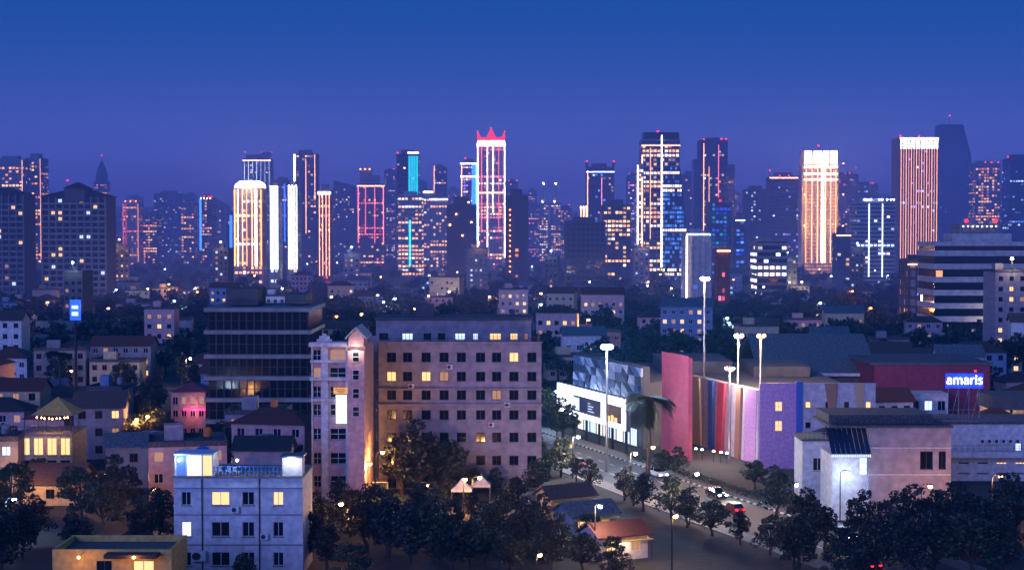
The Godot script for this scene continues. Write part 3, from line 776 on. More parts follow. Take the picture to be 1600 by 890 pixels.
	# dark hazy super-tall
	q = tower({"label": "very tall dark tower fading into haze behind the striped tower", "x0": 1466, "x1": 1516, "top": 240, "d": 2900, "dep": 40, "body": "glass_blue", "rib": "metal_dark", "lit": 0.015, "cols": ["cool", "sky"], "plant": 0.0})
	b = MB.new()
	var yy: float = q.h + 1.4
	var y2: float = gy(194, 2900)
	for s in [[-0.44, 0.36, -0.5, 0.5]]:
		var zf: float = q.dep / 2 - 2
		b.quad(Vector3(q.w * s[2], yy, zf), Vector3(q.w * s[3], yy, zf), Vector3(q.w * s[1] * 0.75, y2, zf), Vector3(q.w * s[0], y2, zf))
		b.quad(Vector3(q.w * s[3], yy, zf), Vector3(q.w * s[3], yy, -zf), Vector3(q.w * s[1] * 0.75, y2, -zf), Vector3(q.w * s[1] * 0.75, y2, zf))
		b.quad(Vector3(q.w * s[2], yy, -zf), Vector3(q.w * s[2], yy, zf), Vector3(q.w * s[0], y2, zf), Vector3(q.w * s[0], y2, -zf))
		b.quad(Vector3(q.w * s[0], y2, zf), Vector3(q.w * s[1] * 0.75, y2, zf), Vector3(q.w * s[1] * 0.75, y2, -zf), Vector3(q.w * s[0], y2, -zf))
		b.quad(Vector3(q.w * s[3], yy, -zf), Vector3(q.w * s[2], yy, -zf), Vector3(q.w * s[0], y2, -zf), Vector3(q.w * s[1] * 0.75, y2, -zf))
	part("tapering_top", b, M.glass_blue, q.t)
	b = MB.new()
	b.tube(Vector3(-4, y2, 0), Vector3(-4, y2 + 16, 0), 0.7, 0.3)
	part("mast", b, M.metal_dark, q.t)
	beacon(q.t, Vector3(-4, y2 + 17, 0), "lamp_red", 1.3)
	tower({"called": "apartment_tower", "label": "hazy apartment tower with scattered warm windows right of the dark super-tall", "x0": 1524, "x1": 1562, "top": 256, "d": 2000, "body": "concrete", "rib": "concrete", "lit": 0.3, "cols": ["warm", "amber", "peach"], "beacons": [-0.2, 0.3, 0.9], "bay": 3.4})
	tower({"label": "dark tower with white floor lines cut by the right picture edge", "x0": 1577, "x1": 1612, "top": 249, "d": 1900, "body": "glass_blue", "rib": "metal_dark", "lit": 0.08, "full": 0.05, "cols": ["cool", "sky"], "masts": [[-0.95, 3]], "style": "band"})
	q = tower({"called": "apartment_block", "label": "pale block with bright roof edge lamps and red masts, far right", "x0": 1500, "x1": 1559, "top": 355, "d": 700, "dep": 14, "body": "concrete", "rib": "concrete", "lit": 0.06, "cols": ["white"], "cat": "building", "plant": 0.0, "masts": [[-0.55, 2.2], [1.0, 2.2]]})
	add_row_lamps(q, 8, "lamp_white", 0.2, 0.4)
	tower({"called": "apartment_block", "label": "dim block with a lit pink row at the striped tower's foot", "x0": 1420, "x1": 1466, "top": 410, "d": 620, "dep": 14, "body": "concrete", "rib": "concrete_dark", "lit": 0.2, "cols": ["peach", "violet"], "lit_mat": "lit_soft", "cat": "building", "bars": [[0.97, "peach", 0.25]], "plant": 1.5})
	# grey office right: long horizontal storeys
	tower({"called": "office_block", "label": "broad grey office block with dark window bands at the right edge", "x0": 1460, "x1": 1630, "top": 384, "d": 560, "dep": 22, "body": "glass_dark", "rib": "concrete_light", "style": "band", "fl": 4.6, "lit": 0.02, "cols": ["white", "peach"], "cat": "building"})
	# further hazy towers closing the gaps, most distant row
	var gaps := [[168, 190, 340], [245, 262, 325], [300, 314, 330], [345, 357, 322], [516, 524, 320], [543, 560, 312], [586, 604, 300], [653, 666, 285], [700, 716, 296], [806, 830, 330], [893, 908, 335], [957, 975, 318], [1058, 1072, 300], [1143, 1158, 318], [1190, 1210, 330], [1243, 1258, 300], [1322, 1338, 296], [1370, 1392, 306], [1396, 1408, 322], [1510, 1528, 300], [1556, 1580, 290], [60, 72, 330], [100, 150, 330], [476, 500, 318], [736, 748, 300], [995, 1006, 300]]
	var gr := RandomNumberGenerator.new()
	gr.seed = 61
	for i in 62:
		var x := 8.0 + i * 25.8 + gr.randf_range(-9, 9)
		gaps.append([x, x + gr.randf_range(10, 24), gr.randf_range(296, 352)])
	for g in gaps:
		q = tower({"called": "distant_tower", "label": "x", "x0": g[0], "x1": g[1], "top": g[2], "d": 3000 + 40 * (int(g[0]) % 17), "dep": 26, "body": ["glass_blue", "concrete", "concrete_dark"][int(g[0]) % 3], "lit": [0.1, 0.25, 0.18][int(g[1]) % 3], "cols": ["peach", "white", "violet"], "group": "distant hazy towers filling the skyline", "lit_mat": "lit"})
		queue_label(q.t, "distant hazy %s tower %s" % [["blue glass", "grey", "dark"][int(g[0]) % 3], column_of(g[0])])

const COLUMNS := [[0, "at the far left"], [66, "behind the dark hip-roofed block"], [168, "near the orange floodlit tower"], [235, "near the hazy blue tower"], [305, "near the blue sign tower"], [360, "near the white crowned tower"], [420, "near the white twin slabs"], [496, "near the pink striped tower"], [556, "near the red edged tower"], [618, "near the teal faced tower"], [670, "near the outlined thin tower"], [742, "near the red crowned tower"], [822, "near the twin spires"], [900, "near the horned tower"], [990, "near the great blue tower"], [1088, "near the dark stepped tower"], [1160, "near the roof-lined dark tower"], [1252, "near the golden tower"], [1330, "near the white banded office"], [1402, "near the striped tower"], [1500, "near the right picture edge"]]
func column_of(px: float) -> String:
	var s := "at the far left"
	for c in COLUMNS:
		if px >= c[0]: s = c[1]
	return s

# ---------------------------------------------------------------- near buildings
# A wall of thickness th between two plan points (left to right seen from outside), with real openings.
func face_t(p0: Vector2, p1: Vector2, y0 := 0.0) -> Transform3D:
	var x := Vector3(p1.x - p0.x, 0, p1.y - p0.y).normalized()
	return Transform3D(Basis(x, Vector3.UP, x.cross(Vector3.UP)), Vector3(p0.x, y0, p0.y))

func wall_grid(mb: MB, w: float, h: float, cols: Array, rows: Array, th := 0.3) -> void:
	var x := 0.0
	for c in cols:
		if c[0] > x: mb.box(Vector3(x, 0, -th), Vector3(c[0], h, 0))
		var y := 0.0
		for r in rows:
			mb.box(Vector3(c[0], y, -th), Vector3(c[1], r[0], 0))
			y = r[1]
		mb.box(Vector3(c[0], y, -th), Vector3(c[1], h, 0))
		x = c[1]
	if x < w: mb.box(Vector3(x, 0, -th), Vector3(w, h, 0))

var win_cache := {}
func window_meshes(w: float, h: float, nx: int, ny: int, bar := 0.07) -> Array:
	var key := "%.2f %.2f %d %d %.2f" % [w, h, nx, ny, bar]
	if not win_cache.has(key):
		var f := MB.new()
		f.box(Vector3(0, 0, -0.05), Vector3(bar, h, 0.05)); f.box(Vector3(w - bar, 0, -0.05), Vector3(w, h, 0.05))
		f.box(Vector3(bar, 0, -0.05), Vector3(w - bar, bar, 0.05)); f.box(Vector3(bar, h - bar, -0.05), Vector3(w - bar, h, 0.05))
		for i in range(1, nx): f.box(Vector3(w * i / nx - bar / 2, bar, -0.04), Vector3(w * i / nx + bar / 2, h - bar, 0.04))
		for j in range(1, ny): f.box(Vector3(bar, h * j / ny - bar / 2, -0.03), Vector3(w - bar, h * j / ny + bar / 2, 0.03))
		var p := MB.new()
		p.box(Vector3(bar * 0.6, bar * 0.6, -0.015), Vector3(w - bar * 0.6, h - bar * 0.6, 0.015))
		var sl := MB.new()
		sl.box(Vector3(-0.08, -0.1, -0.04), Vector3(w + 0.08, 0.0, 0.32))
		win_cache[key] = [f.mesh(), p.mesh(), sl.mesh()]
	return win_cache[key]

func window_at(parent: Node, t: Transform3D, w: float, h: float, pane: String, frame := "frame_white", nx := 2, ny := 2, bar := 0.07, sill := "") -> void:
	var ms := window_meshes(w, h, nx, ny, bar)
	var f := part("window", ms[0], M[frame], parent)
	f.transform = t
	part("pane", ms[1], M[pane], f)
	if sill: part("sill", ms[2], M[sill], f)

# wall + its windows. pick(c, r) gives the pane's material
func face(parent: Node, wall: MB, p0: Vector2, p1: Vector2, y0: float, h: float, cols: Array, rows: Array, pick: Callable, th := 0.3, frame := "frame_white", nx := 2, ny := 2) -> void:
	var t := face_t(p0, p1, y0)
	wall.t = t
	wall_grid(wall, (p1 - p0).length(), h, cols, rows, th)
	wall.t = Transform3D.IDENTITY
	for c in cols.size():
		for r in rows.size():
			var k: String = pick.call(c, r)
			if k:
				window_at(parent, t * Transform3D(Basis.IDENTITY, Vector3(cols[c][0], rows[r][0], -th * 0.6)), cols[c][1] - cols[c][0], rows[r][1] - rows[r][0], k, frame, nx, ny, 0.07, "concrete" if p0.y < -150.0 else "")

func even(w: float, n: int, ww: float, m0 := -1.0, m1 := -1.0) -> Array:     # n openings of width ww spread over w
	var a := []
	var s := (w / n) if m0 < 0.0 else (w - m0 - m1) / n
	var o := 0.0 if m0 < 0.0 else m0
	for i in n: a.append([o + s * (i + 0.5) - ww / 2, o + s * (i + 0.5) + ww / 2])
	return a

func dark(_c, _r) -> String:
	return "glass_dark"

func railing(parent: Node, a: Vector3, b: Vector3, h: float, step: float, material: String, called := "railing") -> void:
	var m := MB.new()
	m.tube(a + Vector3(0, h, 0), b + Vector3(0, h, 0), 0.04, 0.04)
	m.tube(a + Vector3(0, h * 0.5, 0), b + Vector3(0, h * 0.5, 0), 0.025, 0.025)
	var n := int((b - a).length() / step)
	for i in n + 1:
		var p := a.lerp(b, float(i) / n)
		m.tube(p, p + Vector3(0, h, 0), 0.03, 0.03, 5)
	part(called, m, M[material], parent)

func ac_unit(parent: Node, t: Transform3D) -> void:
	var m := MB.new()
	m.cbox(Vector3(0, 0.35, 0), Vector3(0.9, 0.7, 0.35))
	var o := part("air_conditioner", m, M.frame_white, parent)
	o.transform = t
	m = MB.new()
	m.t = Transform3D(Basis(Vector3.RIGHT, PI / 2), Vector3(-0.12, 0.35, 0.18))
	m.lathe(Vector3.ZERO, [[0.0, 0.0], [0.27, 0.0], [0.27, 0.03], [0.0, 0.03]], 12)
	part("fan_grille", m, M.metal_dark, o)

func tank(parent_label: String, pos: Vector3, material: StandardMaterial3D, r := 0.75, h := 1.5) -> void:
	var t := thing("water_tank", parent_label, "water tank", pos)
	var m := MB.new()
	m.lathe(Vector3.ZERO, [[0.0, 0.5], [r, 0.5], [r * 1.03, 0.6 + h * 0.3], [r, 0.6 + h * 0.35], [r * 1.03, 0.6 + h * 0.7], [r, 0.6 + h * 0.75], [r, 0.5 + h], [r * 0.4, 0.7 + h], [0.0, 0.72 + h]], 16)
	part("barrel", m, material, t)
	m = MB.new()
	for s in [[-1, -1], [1, -1], [1, 1], [-1, 1]]: m.tube(Vector3(s[0] * r * 0.7, 0, s[1] * r * 0.7), Vector3(s[0] * r * 0.7, 0.5, s[1] * r * 0.7), 0.05, 0.05)
	part("stand", m, M.metal_dark, t)

func lettering(parent: Node, text: String, size: float, depth: float, material: Material, t: Transform3D, called := "lettering", fnt := "Droid Sans", heavy := true) -> MeshInstance3D:
	var f := SystemFont.new()
	f.font_names = PackedStringArray([fnt])
	if heavy: f.font_weight = 700
	var tm := TextMesh.new()
	tm.font = f
	tm.text = text
	tm.font_size = 64
	tm.pixel_size = size / 46.0
	tm.depth = depth
	var o := MeshInstance3D.new()
	o.name = called
	o.mesh = tm
	o.material_override = material
	o.transform = t
	parent.add_child(o, true)
	return o

func apartment_block() -> void:
	var t := thing("apartment_block", "broad grey apartment block with rows of small square windows and set-back top floor", "building", Vector3.ZERO)
	var X := gx(592, 250)
	var X1 := gx(846, 250)
	var w := X1 - X
	var wall := MB.new()
	var h := gy(536, 250)
	var cols := []
	for px in [612, 637, 666, 694, 721, 751, 776, 803, 831]: cols.append([gx(px, 250) - X - 0.72, gx(px, 250) - X + 0.72])
	var rows := []
	for py in [755, 719, 683, 648, 617, 588, 558]: rows.append([gy(py, 250) - 0.75, gy(py, 250) + 0.75])
	var pick := func(c, r):
		if r == 5 and c == 0 or r == 5 and c == 2: return "win_warm"
		if r == 6 and c == 7: return "win_warm"
		if r == 5 and c == 3 or r == 4 and c == 6: return "win_dim"
		return "glass_dark"
	face(t, wall, Vector2(X, -250), Vector2(X1, -250), 0, h, cols, rows, pick, 0.35, "frame_dark", 2, 1)
	# left face, running back at an angle
	var L := Vector2(X - 4.2, -265)
	var lw := (Vector2(X, -250) - L).length()
	var lp := func(c, r): return "win_dim" if (c == 2 and r == 4) or (c == 1 and r == 2) else "glass_dark"
	face(t, wall, L, Vector2(X - 0.02, -250.36), 0, h, even(lw, 4, 1.7), rows, lp, 0.3, "frame_white", 2, 1)
	wall.box(Vector3(X1 - 0.35, 0, -268), Vector3(X1, h, -250.36))
	wall.box(Vector3(L.x, 0, -268.4), Vector3(X1, h, -268.02))
	part("wall", wall, M.plaster_grey, t)
	var m := MB.new()
	m.prism(PackedVector2Array([Vector2(X + 0.3, -250.4), Vector2(X1 - 0.36, -250.4), Vector2(X1 - 0.36, -268), Vector2(L.x + 0.5, -268)]), h - 1.2, h - 0.8)
	part("roof", m, M.flat_roof, t)
	for e in [[gy(634, 250), 0.35], [gy(608, 250), 0.18], [h - 0.05, 0.3]]:
		m = MB.new()
		m.box(Vector3(X - 0.1, e[0], -249.997), Vector3(X1 + 0.15, e[0] + e[1], -249.6))
		part("ledge", m, M.plaster_grey, t)
	# set-back top floor
	var y1 := gy(499, 256) - h + 0.8
	var a := Vector2(gx(588, 256), -256)
	var b := Vector2(gx(830, 256), -256)
	wall = MB.new()
	var pc := []
	var lit := {}
	var k := 0
	for e in [[600, 14, ""], [637, 17, "win_cool"], [668, 12, ""], [690, 12, ""], [719, 16, "win_cool"], [743, 8, "win_cool"], [774, 18, "win_warm"], [803, 12, "win_warm"], [822, 6, "win_dim"]]:
		var cx := gx(e[0], 256) - a.x
		pc.append([cx - e[1] / 19.5, cx + e[1] / 19.5])
		lit[k] = e[2] if e[2] else "glass_dark"
		k += 1
	face(t, wall, a, b, h - 0.8, y1, pc, [[0.9, 2.0]], func(c, _r): return lit[c], 0.3, "frame_dark", 3, 2)
	wall.box(Vector3(a.x, h - 0.8, -267), Vector3(a.x + 0.3, h - 0.8 + y1, -256.32))
	wall.box(Vector3(b.x - 0.3, h - 0.8, -267), Vector3(b.x, h - 0.8 + y1, -256.32))
	part("top_floor_wall", wall, M.plaster_grey, t)
	m = MB.new()
	m.box(Vector3(a.x - 0.3, h - 0.8 + y1, -267.5), Vector3(b.x + 0.3, h - 0.5 + y1, -255.5))
	part("top_roof", m, M.concrete_dark, t)
	m = MB.new()
	m.box(Vector3(b.x - 3.5, h - 0.5 + y1, -262), Vector3(b.x - 2.6, h + 0.6 + y1, -261))
	m.box(Vector3(a.x + 6, h - 0.5 + y1, -263), Vector3(a.x + 9, h + 1.4 + y1, -260))
	part("roof_hut", m, M.concrete_dark, t)
	railing(t, Vector3(X + 0.2, h, -250.2), Vector3(X1 - 0.2, h, -250.2), 0.7, 1.3, "metal_dark")
	for e in [[5, 640], [6, 700], [3, 765], [4, 790]]:
		ac_unit(t, Transform3D(Basis.IDENTITY, Vector3(gx(e[1] + 3, 250), rows[e[0]][0] - 1.1, -249.8)))

func pink_building() -> void:
	var D := 235.0
	var t := thing("town_house_tower", "tall narrow pink classical building with white pilasters beside grey apartment block", "building", Vector3.ZERO)
	var x0 := gx(487, D)
	var x1 := gx(545, D)
	var x2 := gx(571, D)
	var h := gy(540, D)
	var wall := MB.new()
	var rows := []
	for py in [752, 716, 678, 640, 612, 583, 555]: rows.append([gy(py, D) - 0.85, gy(py, D) + 0.85])
	var cols := [[0.25, gx(502, D) - x0], [gx(516, D) - x0, gx(541, D) - x0]]
	face(t, wall, Vector2(x0, -D), Vector2(x1, -D), 0, h, cols, rows, func(c, r): return "win_dim" if (c == 1 and r == 6) or (c == 0 and r == 5) else "glass_dark", 0.45, "frame_white", 2, 2)
	var b := MB.new()
	b.box(Vector3(x1, 0, -D), Vector3(x2, h - 0.6, -D + 1.4))
	wall.box(Vector3(x0, 0, -D - 14), Vector3(x0 + 0.3, h, -D - 0.46))
	wall.box(Vector3(x2 - 0.3, 0, -D - 14), Vector3(x2, h, -D - 0.46))
	wall.box(Vector3(x0 + 0.3, h - 0.5, -D - 14), Vector3(x2 - 0.3, h - 0.2, -D - 0.46))
	wall.box(Vector3(x1, 0, -D - 0.45), Vector3(x2, h, -D - 0.02))
	part("wall", wall, M.plaster_pink, t)
	part("corner_bay", b, M.plaster_pink, t)
	for r in [6, 5, 4, 3]:
		window_at(t, Transform3D(Basis.IDENTITY, Vector3((x1 + x2) / 2 - 0.5, rows[r][0], -D + 1.46)), 1.0, 1.5, "glass_dark", "frame_white", 1, 2)
	var m: MB
	for e in [[x0 + 0.02, 0.22], [gx(503, D) - 0.02, 1.0], [x1 - 0.42, 0.4]]:
		m = MB.new()
		m.box(Vector3(e[0], 0, -D + 0.003), Vector3(e[0] + e[1], h - 0.05, -D + 0.22))
		part("pilaster", m, M.plaster_white, t)
	for e in [[h - 0.1, 0.55, 0.7], [gy(566, D), 0.28, 0.3], [gy(594, D), 0.4, 0.42], [gy(626, D), 0.28, 0.3]]:
		m = MB.new()
		m.box(Vector3(x0 - e[2] * 0.4, e[0], -D + 0.224), Vector3(x1 - 0.003, e[0] + e[1], -D + 0.224 + e[2]))
		m.box(Vector3(x0 - e[2] * 0.25, e[0] + e[1], -D + 0.22), Vector3(x1 - 0.003, e[0] + e[1] + 0.12, -D + 0.15 + e[2]))
		part("cornice", m, M.plaster_white, t)
	m = MB.new()
	var c := gx(508, D)
	m.box(Vector3(c - 1.1, h + 0.57, -D - 0.2), Vector3(c + 1.1, h + 1.0, -D + 0.5))
	m.box(Vector3(c - 0.75, h + 1.0, -D - 0.15), Vector3(c + 0.75, h + 1.45, -D + 0.45))
	m.box(Vector3(c - 0.3, h + 1.45, -D - 0.1), Vector3(c + 0.3, h + 1.8, -D + 0.4))
	part("roof_ornament", m, M.plaster_white, t)
	m = MB.new()       # gabled attic over the corner bay
	m.t = Transform3D(Basis(Vector3.UP, PI / 2), Vector3((x1 + x2) / 2, 0, -D - 3))
	m.gable(-4.5, 4.5, -1.3, 1.3, gy(526, D), 1.3, 0.25, 0.25)
	part("gable_roof", m, M.plaster_white, t)
	m = MB.new()
	m.prism(PackedVector2Array([Vector2(x1 + 0.1, -D - 7), Vector2(x2 - 0.1, -D - 7), Vector2(x2 - 0.1, -D + 1.2), Vector2(x1 + 0.1, -D + 1.2)]), h + 0.01, gy(526, D))
	m.tri(Vector3(x1 + 0.1, gy(526, D), -D + 1.2), Vector3(x2 - 0.1, gy(526, D), -D + 1.2), Vector3((x1 + x2) / 2, gy(526, D) + 1.25, -D + 1.2))
	part("attic_wall", m, M.plaster_pink, t)
	m = MB.new()
	m.cbox(Vector3((x1 + x2) / 2, gy(547, D), -D + 1.55), Vector3(0.7, 0.2, 0.3))
	part("wall_lamp", m, M.lamp_white, t)
	lamp_light(t, Vector3((x1 + x2) / 2, gy(547, D), -D + 2.2), Color(1, 0.85, 0.75), 8.0)
	# hanging signs on brackets
	var s := thing("hanging_sign", "gold lit sign plate on the pink building", "sign", Vector3(gx(534, D), gy(609, D), -D + 1.1))
	m = MB.new()
	m.cbox(Vector3.ZERO, Vector3(2.1, 0.95, 0.2))
	part("plate", m, glow("sign_gold", Color(1.0, 0.68, 0.25), 0.9), s)
	m = MB.new()
	for i in 3: m.cbox(Vector3(-0.1 + 0.1 * i, 0.22 - 0.22 * i, 0.13), Vector3(1.5 - 0.3 * i, 0.09, 0.04))
	part("raised_lines", m, M.mall_brown, s)
	m = MB.new()
	m.cbox(Vector3(0, 0, -0.45), Vector3(0.2, 0.2, 0.7))
	part("bracket", m, M.metal_dark, s)
	s = thing("light_box_sign", "tall dazzling white light-box sign below the gold plate", "sign", Vector3(gx(535, D), gy(660, D), -D + 1.0))
	m = MB.new()
	m.box(Vector3(-0.8, 0, -0.15), Vector3(0.8, 4.2, 0.15))
	part("light_panel", m, M.board_white, s)
	m = MB.new()
	for e in [[-0.92, -0.1, -0.8, 4.3], [0.8, -0.1, 0.92, 4.3]]: m.box(Vector3(e[0], e[1], -0.2), Vector3(e[2], e[3], 0.2))
	m.box(Vector3(-0.8, 4.2, -0.2), Vector3(0.8, 4.34, 0.2)); m.box(Vector3(-0.8, -0.14, -0.2), Vector3(0.8, 0, 0.2))
	m.box(Vector3(-0.1, 1.9, -0.9), Vector3(0.1, 2.1, -0.2))
	part("casing", m, M.metal_dark, s)
	var al := AreaLight3D.new()
	al.name = "light"
	al.area_size = Vector2(1.6, 4.2)
	al.light_color = Color(0.92, 0.94, 1.0)
	al.light_energy = 14.0
	al.position = Vector3(0, 2.1, 0.25)
	al.rotation.y = PI
	al.shadow_enabled = true
	s.add_child(al)

func dark_office() -> void:
	var D := 290.0
	var t := thing("office_block", "dark office block with pale floor slabs and unlit glass storeys", "building", Vector3.ZERO)
	var x0 := gx(319, D)
	var x1 := gx(486, D)
	var h := gy(482, D)
	var m := MB.new()
	m.box(Vector3(x0 + 0.6, 0, -D - 22), Vector3(x1 - 0.6, h, -D - 1.2))
	part("core", m, M.glass_dark, t)
	for py in [484, 519, 557, 591, 625, 659, 692]:
		m = MB.new()
		var y := gy(py, D)
		m.box(Vector3(x0, y - 0.35, -D - 22.4), Vector3(x1, y + 0.35, -D))
		part("floor_slab", m, M.concrete, t)
	var n := 13
	var ys := [484, 519, 557, 591, 625, 659, 692]
	for r in ys.size() - 1:
		var ya := gy(ys[r + 1], D) + 0.36
		var yb := gy(ys[r], D) - 0.36
		for i in n:
			var w := (x1 - x0 - 1.4) / n
			window_at(t, Transform3D(Basis.IDENTITY, Vector3(x0 + 0.7 + w * i + 0.02, ya, -D - 0.9)), w - 0.04, yb - ya, "glass_dark", "frame_dark", 1, 2, 0.1)
	m = MB.new()
	m.box(Vector3(x0 + 3, h + 0.36, -D - 15), Vector3(x0 + 9, h + 3.4, -D - 6))
	m.box(Vector3(x1 - 6, h + 0.36, -D - 18), Vector3(x1 - 2, h + 2.2, -D - 9))
	part("roof_plant_room", m, M.concrete_dark, t)
	railing(t, Vector3(x0 + 0.2, h + 0.35, -D - 0.3), Vector3(x1 - 0.2, h + 0.35, -D - 0.3), 1.0, 1.6, "metal_dark")

func hip_block(x0: float, x1: float, top: float, D: float, label: String, gabled: bool) -> void:
	var X0 := gx(x0, D)
	var X1 := gx(x1, D)
	var w := X1 - X0
	var h := gy(top, D)
	var t := thing("apartment_tower", label, "tower", Vector3(X0, 0, -D))
	var m := MB.new()
	m.box(Vector3(0, 0, -22), Vector3(w, h, 0))
	part("wall", m, M.concrete_dark, t)
	var nb := 9
	var nf := int(h / 3.3)
	# every storey's balcony slab, every bay's window and the upright fins
	var slab := MB.new()
	slab.box(Vector3(-0.4, 0, 0.003), Vector3(w + 0.4, 0.9, 1.5))
	var slab_mesh := slab.mesh()
	for i in range(nf - 16, nf):
		part("balcony", slab_mesh, M.concrete, t, false, Vector3(0, i * 3.3, 0))
	for i in nb + 1:
		var f := MB.new()
		f.box(Vector3(w * i / nb - 0.25, 0, 0.01), Vector3(w * i / nb + 0.25, h, 1.7))
		part("fin", f, M.concrete, t)
	var r := RandomNumberGenerator.new()
	r.seed = hash(label)
	for i in range(nf - 15, nf):
		for c in nb:
			var k := "glass_dark"
			var q := r.randf()
			if q < 0.05: k = "win_warm"
			elif q < 0.08: k = "win_cool"
			elif q < 0.13: k = "win_dim"
			window_at(t, Transform3D(Basis.IDENTITY, Vector3(w * (c + 0.22) / nb, i * 3.3 + 1.0, 0.06)), w * 0.56 / nb, 2.0, k, "frame_dark", 2, 1, 0.12)
	m = MB.new()
	m.hip(0, w, -22, 0, h, 4.2, 1.8)
	part("hip_roof", m, M.tile_brown, t)
	if gabled:
		m = MB.new()
		m.box(Vector3(w * 0.36, h - 3, -14), Vector3(w * 0.68, h + 4.5, 1.9))
		part("central_bay", m, M.concrete_dark, t)
		m = MB.new()
		m.hip(w * 0.36, w * 0.68, -14, 1.9, h + 4.5, 3.6, 1.0)
		part("bay_roof", m, M.tile_brown, t)
		m = MB.new()
		m.tube(Vector3(w * 0.41, h + 2, 1), Vector3(w * 0.41, h + 8.5, 1), 0.2, 0.08)
		part("mast", m, M.metal_dark, t)
		beacon(t, Vector3(w * 0.41, h + 8.8, 1), "lamp_red", 0.45)

func mall() -> void:
	var t := thing("shopping_mall", "shopping mall with tall red wall, mosaic front and leaning colour stripes", "building", Vector3.ZERO)
	var m := MB.new()
	# body behind the fronts
	m.prism(PackedVector2Array([Vector2(14.6, -331), Vector2(25.4, -297.4), Vector2(36.8, -308.4), Vector2(46.4, -273), Vector2(61.5, -273), Vector2(61.5, -345), Vector2(14.6, -345)]), 0, 12.2)
	part("body", m, M.concrete_dark, t)
	m = MB.new()
	m.box(Vector3(30, 12.25, -340), Vector3(44, 14.6, -318))
	m.box(Vector3(47, 12.25, -330), Vector3(58, 14.2, -310))
	part("roof_plant_room", m, M.concrete_dark, t)
	# mosaic of triangular panels
	var A := Vector2(12.8, -330)
	var B := Vector2(24.2, -297)
	var ft := face_t(A, B, 0)
	var L := (B - A).length()
	m = MB.new()
	m.t = ft
	m.box(Vector3(0, 0, -1.6), Vector3(L, 15.2, -0.3))
	part("mosaic_backing", m, M.concrete_dark, t)
	var tints := ["mosaic_white", "mosaic_pale", "mosaic_blue", "mosaic_slate"]
	mat("mosaic_white", Color(0.92, 0.93, 0.95), 0.35, 0.0, "fine", 0.5)
	mat("mosaic_pale", Color(0.74, 0.78, 0.86), 0.35, 0.0, "fine", 0.5)
	mat("mosaic_blue", Color(0.36, 0.44, 0.6), 0.35, 0.0, "fine", 0.5)
	mat("mosaic_slate", Color(0.2, 0.24, 0.34), 0.35, 0.0, "fine", 0.5)
	var nc := 11
	var nr := 4
	var cw := L / nc
	var ch := (15.0 - 8.4) / nr
	var tri_mesh := []
	for v in 4:
		for up in 2:
			var q := MB.new()
			var o := 0.06 + 0.07 * v
			var p := [Vector3(0.03, 0.03, 0), Vector3(cw - 0.05, 0.03, 0), Vector3(0.03 + cw * 0.2 * (v % 2), ch - 0.05, 0)] if up == 0 else [Vector3(cw - 0.03, ch - 0.03, 0), Vector3(0.05 + cw * 0.2 * (v % 2), ch - 0.03, 0), Vector3(cw - 0.03, 0.05, 0)]
			var f := []
			for k in 3: f.append(p[k] + Vector3(0, 0, o + 0.08 * ((k + v) % 3)))
			q.tri(f[0], f[1], f[2])
			for k in 3: q.quad(p[k] + Vector3(0, 0, -0.2), p[(k + 1) % 3] + Vector3(0, 0, -0.2), f[(k + 1) % 3], f[k])
			tri_mesh.append(q.mesh())
	var r := RandomNumberGenerator.new()
	r.seed = 77
	for c in nc:
		for k in nr:
			for up in 2:
				var v := r.randi() % 4
				var o := part("mosaic_panel", tri_mesh[v * 2 + up], M[tints[[0, 1, 1, 2, 2, 3, 3, 3][r.randi() % 8]]], t)
				o.transform = ft * Transform3D(Basis.IDENTITY, Vector3(cw * c, 8.4 + ch * k, 0))
	# lit shop windows at street level under the billboard
	for k in 9:
		window_at(t, face_t(Vector2(14.2, -326.6), Vector2(24.4, -297), 0.3) * Transform3D(Basis.IDENTITY, Vector3(0.5 + 3.4 * k, 0, 0.9)), 3.0, 3.3, "win_cool" if k % 3 else "win_white", "frame_dark", 3, 1)
	# red wall
	var R0 := Vector2(gx(1034, 292), -292)
	var R1 := Vector2(gx(1076, 280), -280)
	m = MB.new()
	m.t = face_t(R0, R1, 0)
	var rl := (R1 - R0).length()
	m.box(Vector3(0, 0, -0.7), Vector3(rl, gy(553, 290), 0))
	part("red_wall", m, M.mall_red, t)
	for j in 6:       # panel joints of the cladding
		m = MB.new()
		m.t = face_t(R0, R1, 0)
		m.box(Vector3(0.1, 1.2 + 2.9 * j, 0.002), Vector3(rl - 0.1, 4.04 + 2.9 * j, 0.06))
		part("cladding_panel", m, M.mall_red, t)
	# leaning stripes
	var S0 := Vector2(gx(1080, 306), -306)
	var S1 := Vector2(gx(1184, 276), -276)
	ft = face_t(S0, S1, 0)
	var sl := (S1 - S0).length()
	m = MB.new()
	m.t = ft
	m.box(Vector3(0, 0, -0.8), Vector3(sl, 13.0, 0))
	part("stripe_wall", m, M.mall_grey, t)
	var stripes := [["mall_beige", 0.03, 0.16, 1.0], ["mall_grey", 0.17, 0.3, 0.4], ["mall_blue", 0.31, 0.38, 0.0], ["mall_grey", 0.39, 0.5, 0.0], ["mall_red", 0.47, 0.56, -1.4], ["mall_grey", 0.62, 0.7, -0.5], ["mall_brown", 0.74, 0.8, -1.0], ["mall_violet", 0.83, 0.99, -0.6]]
	mat("mall_violet", Color(0.66, 0.5, 0.7), 0.5, 0.0, "stain", 0.2)
	var z := 0.1
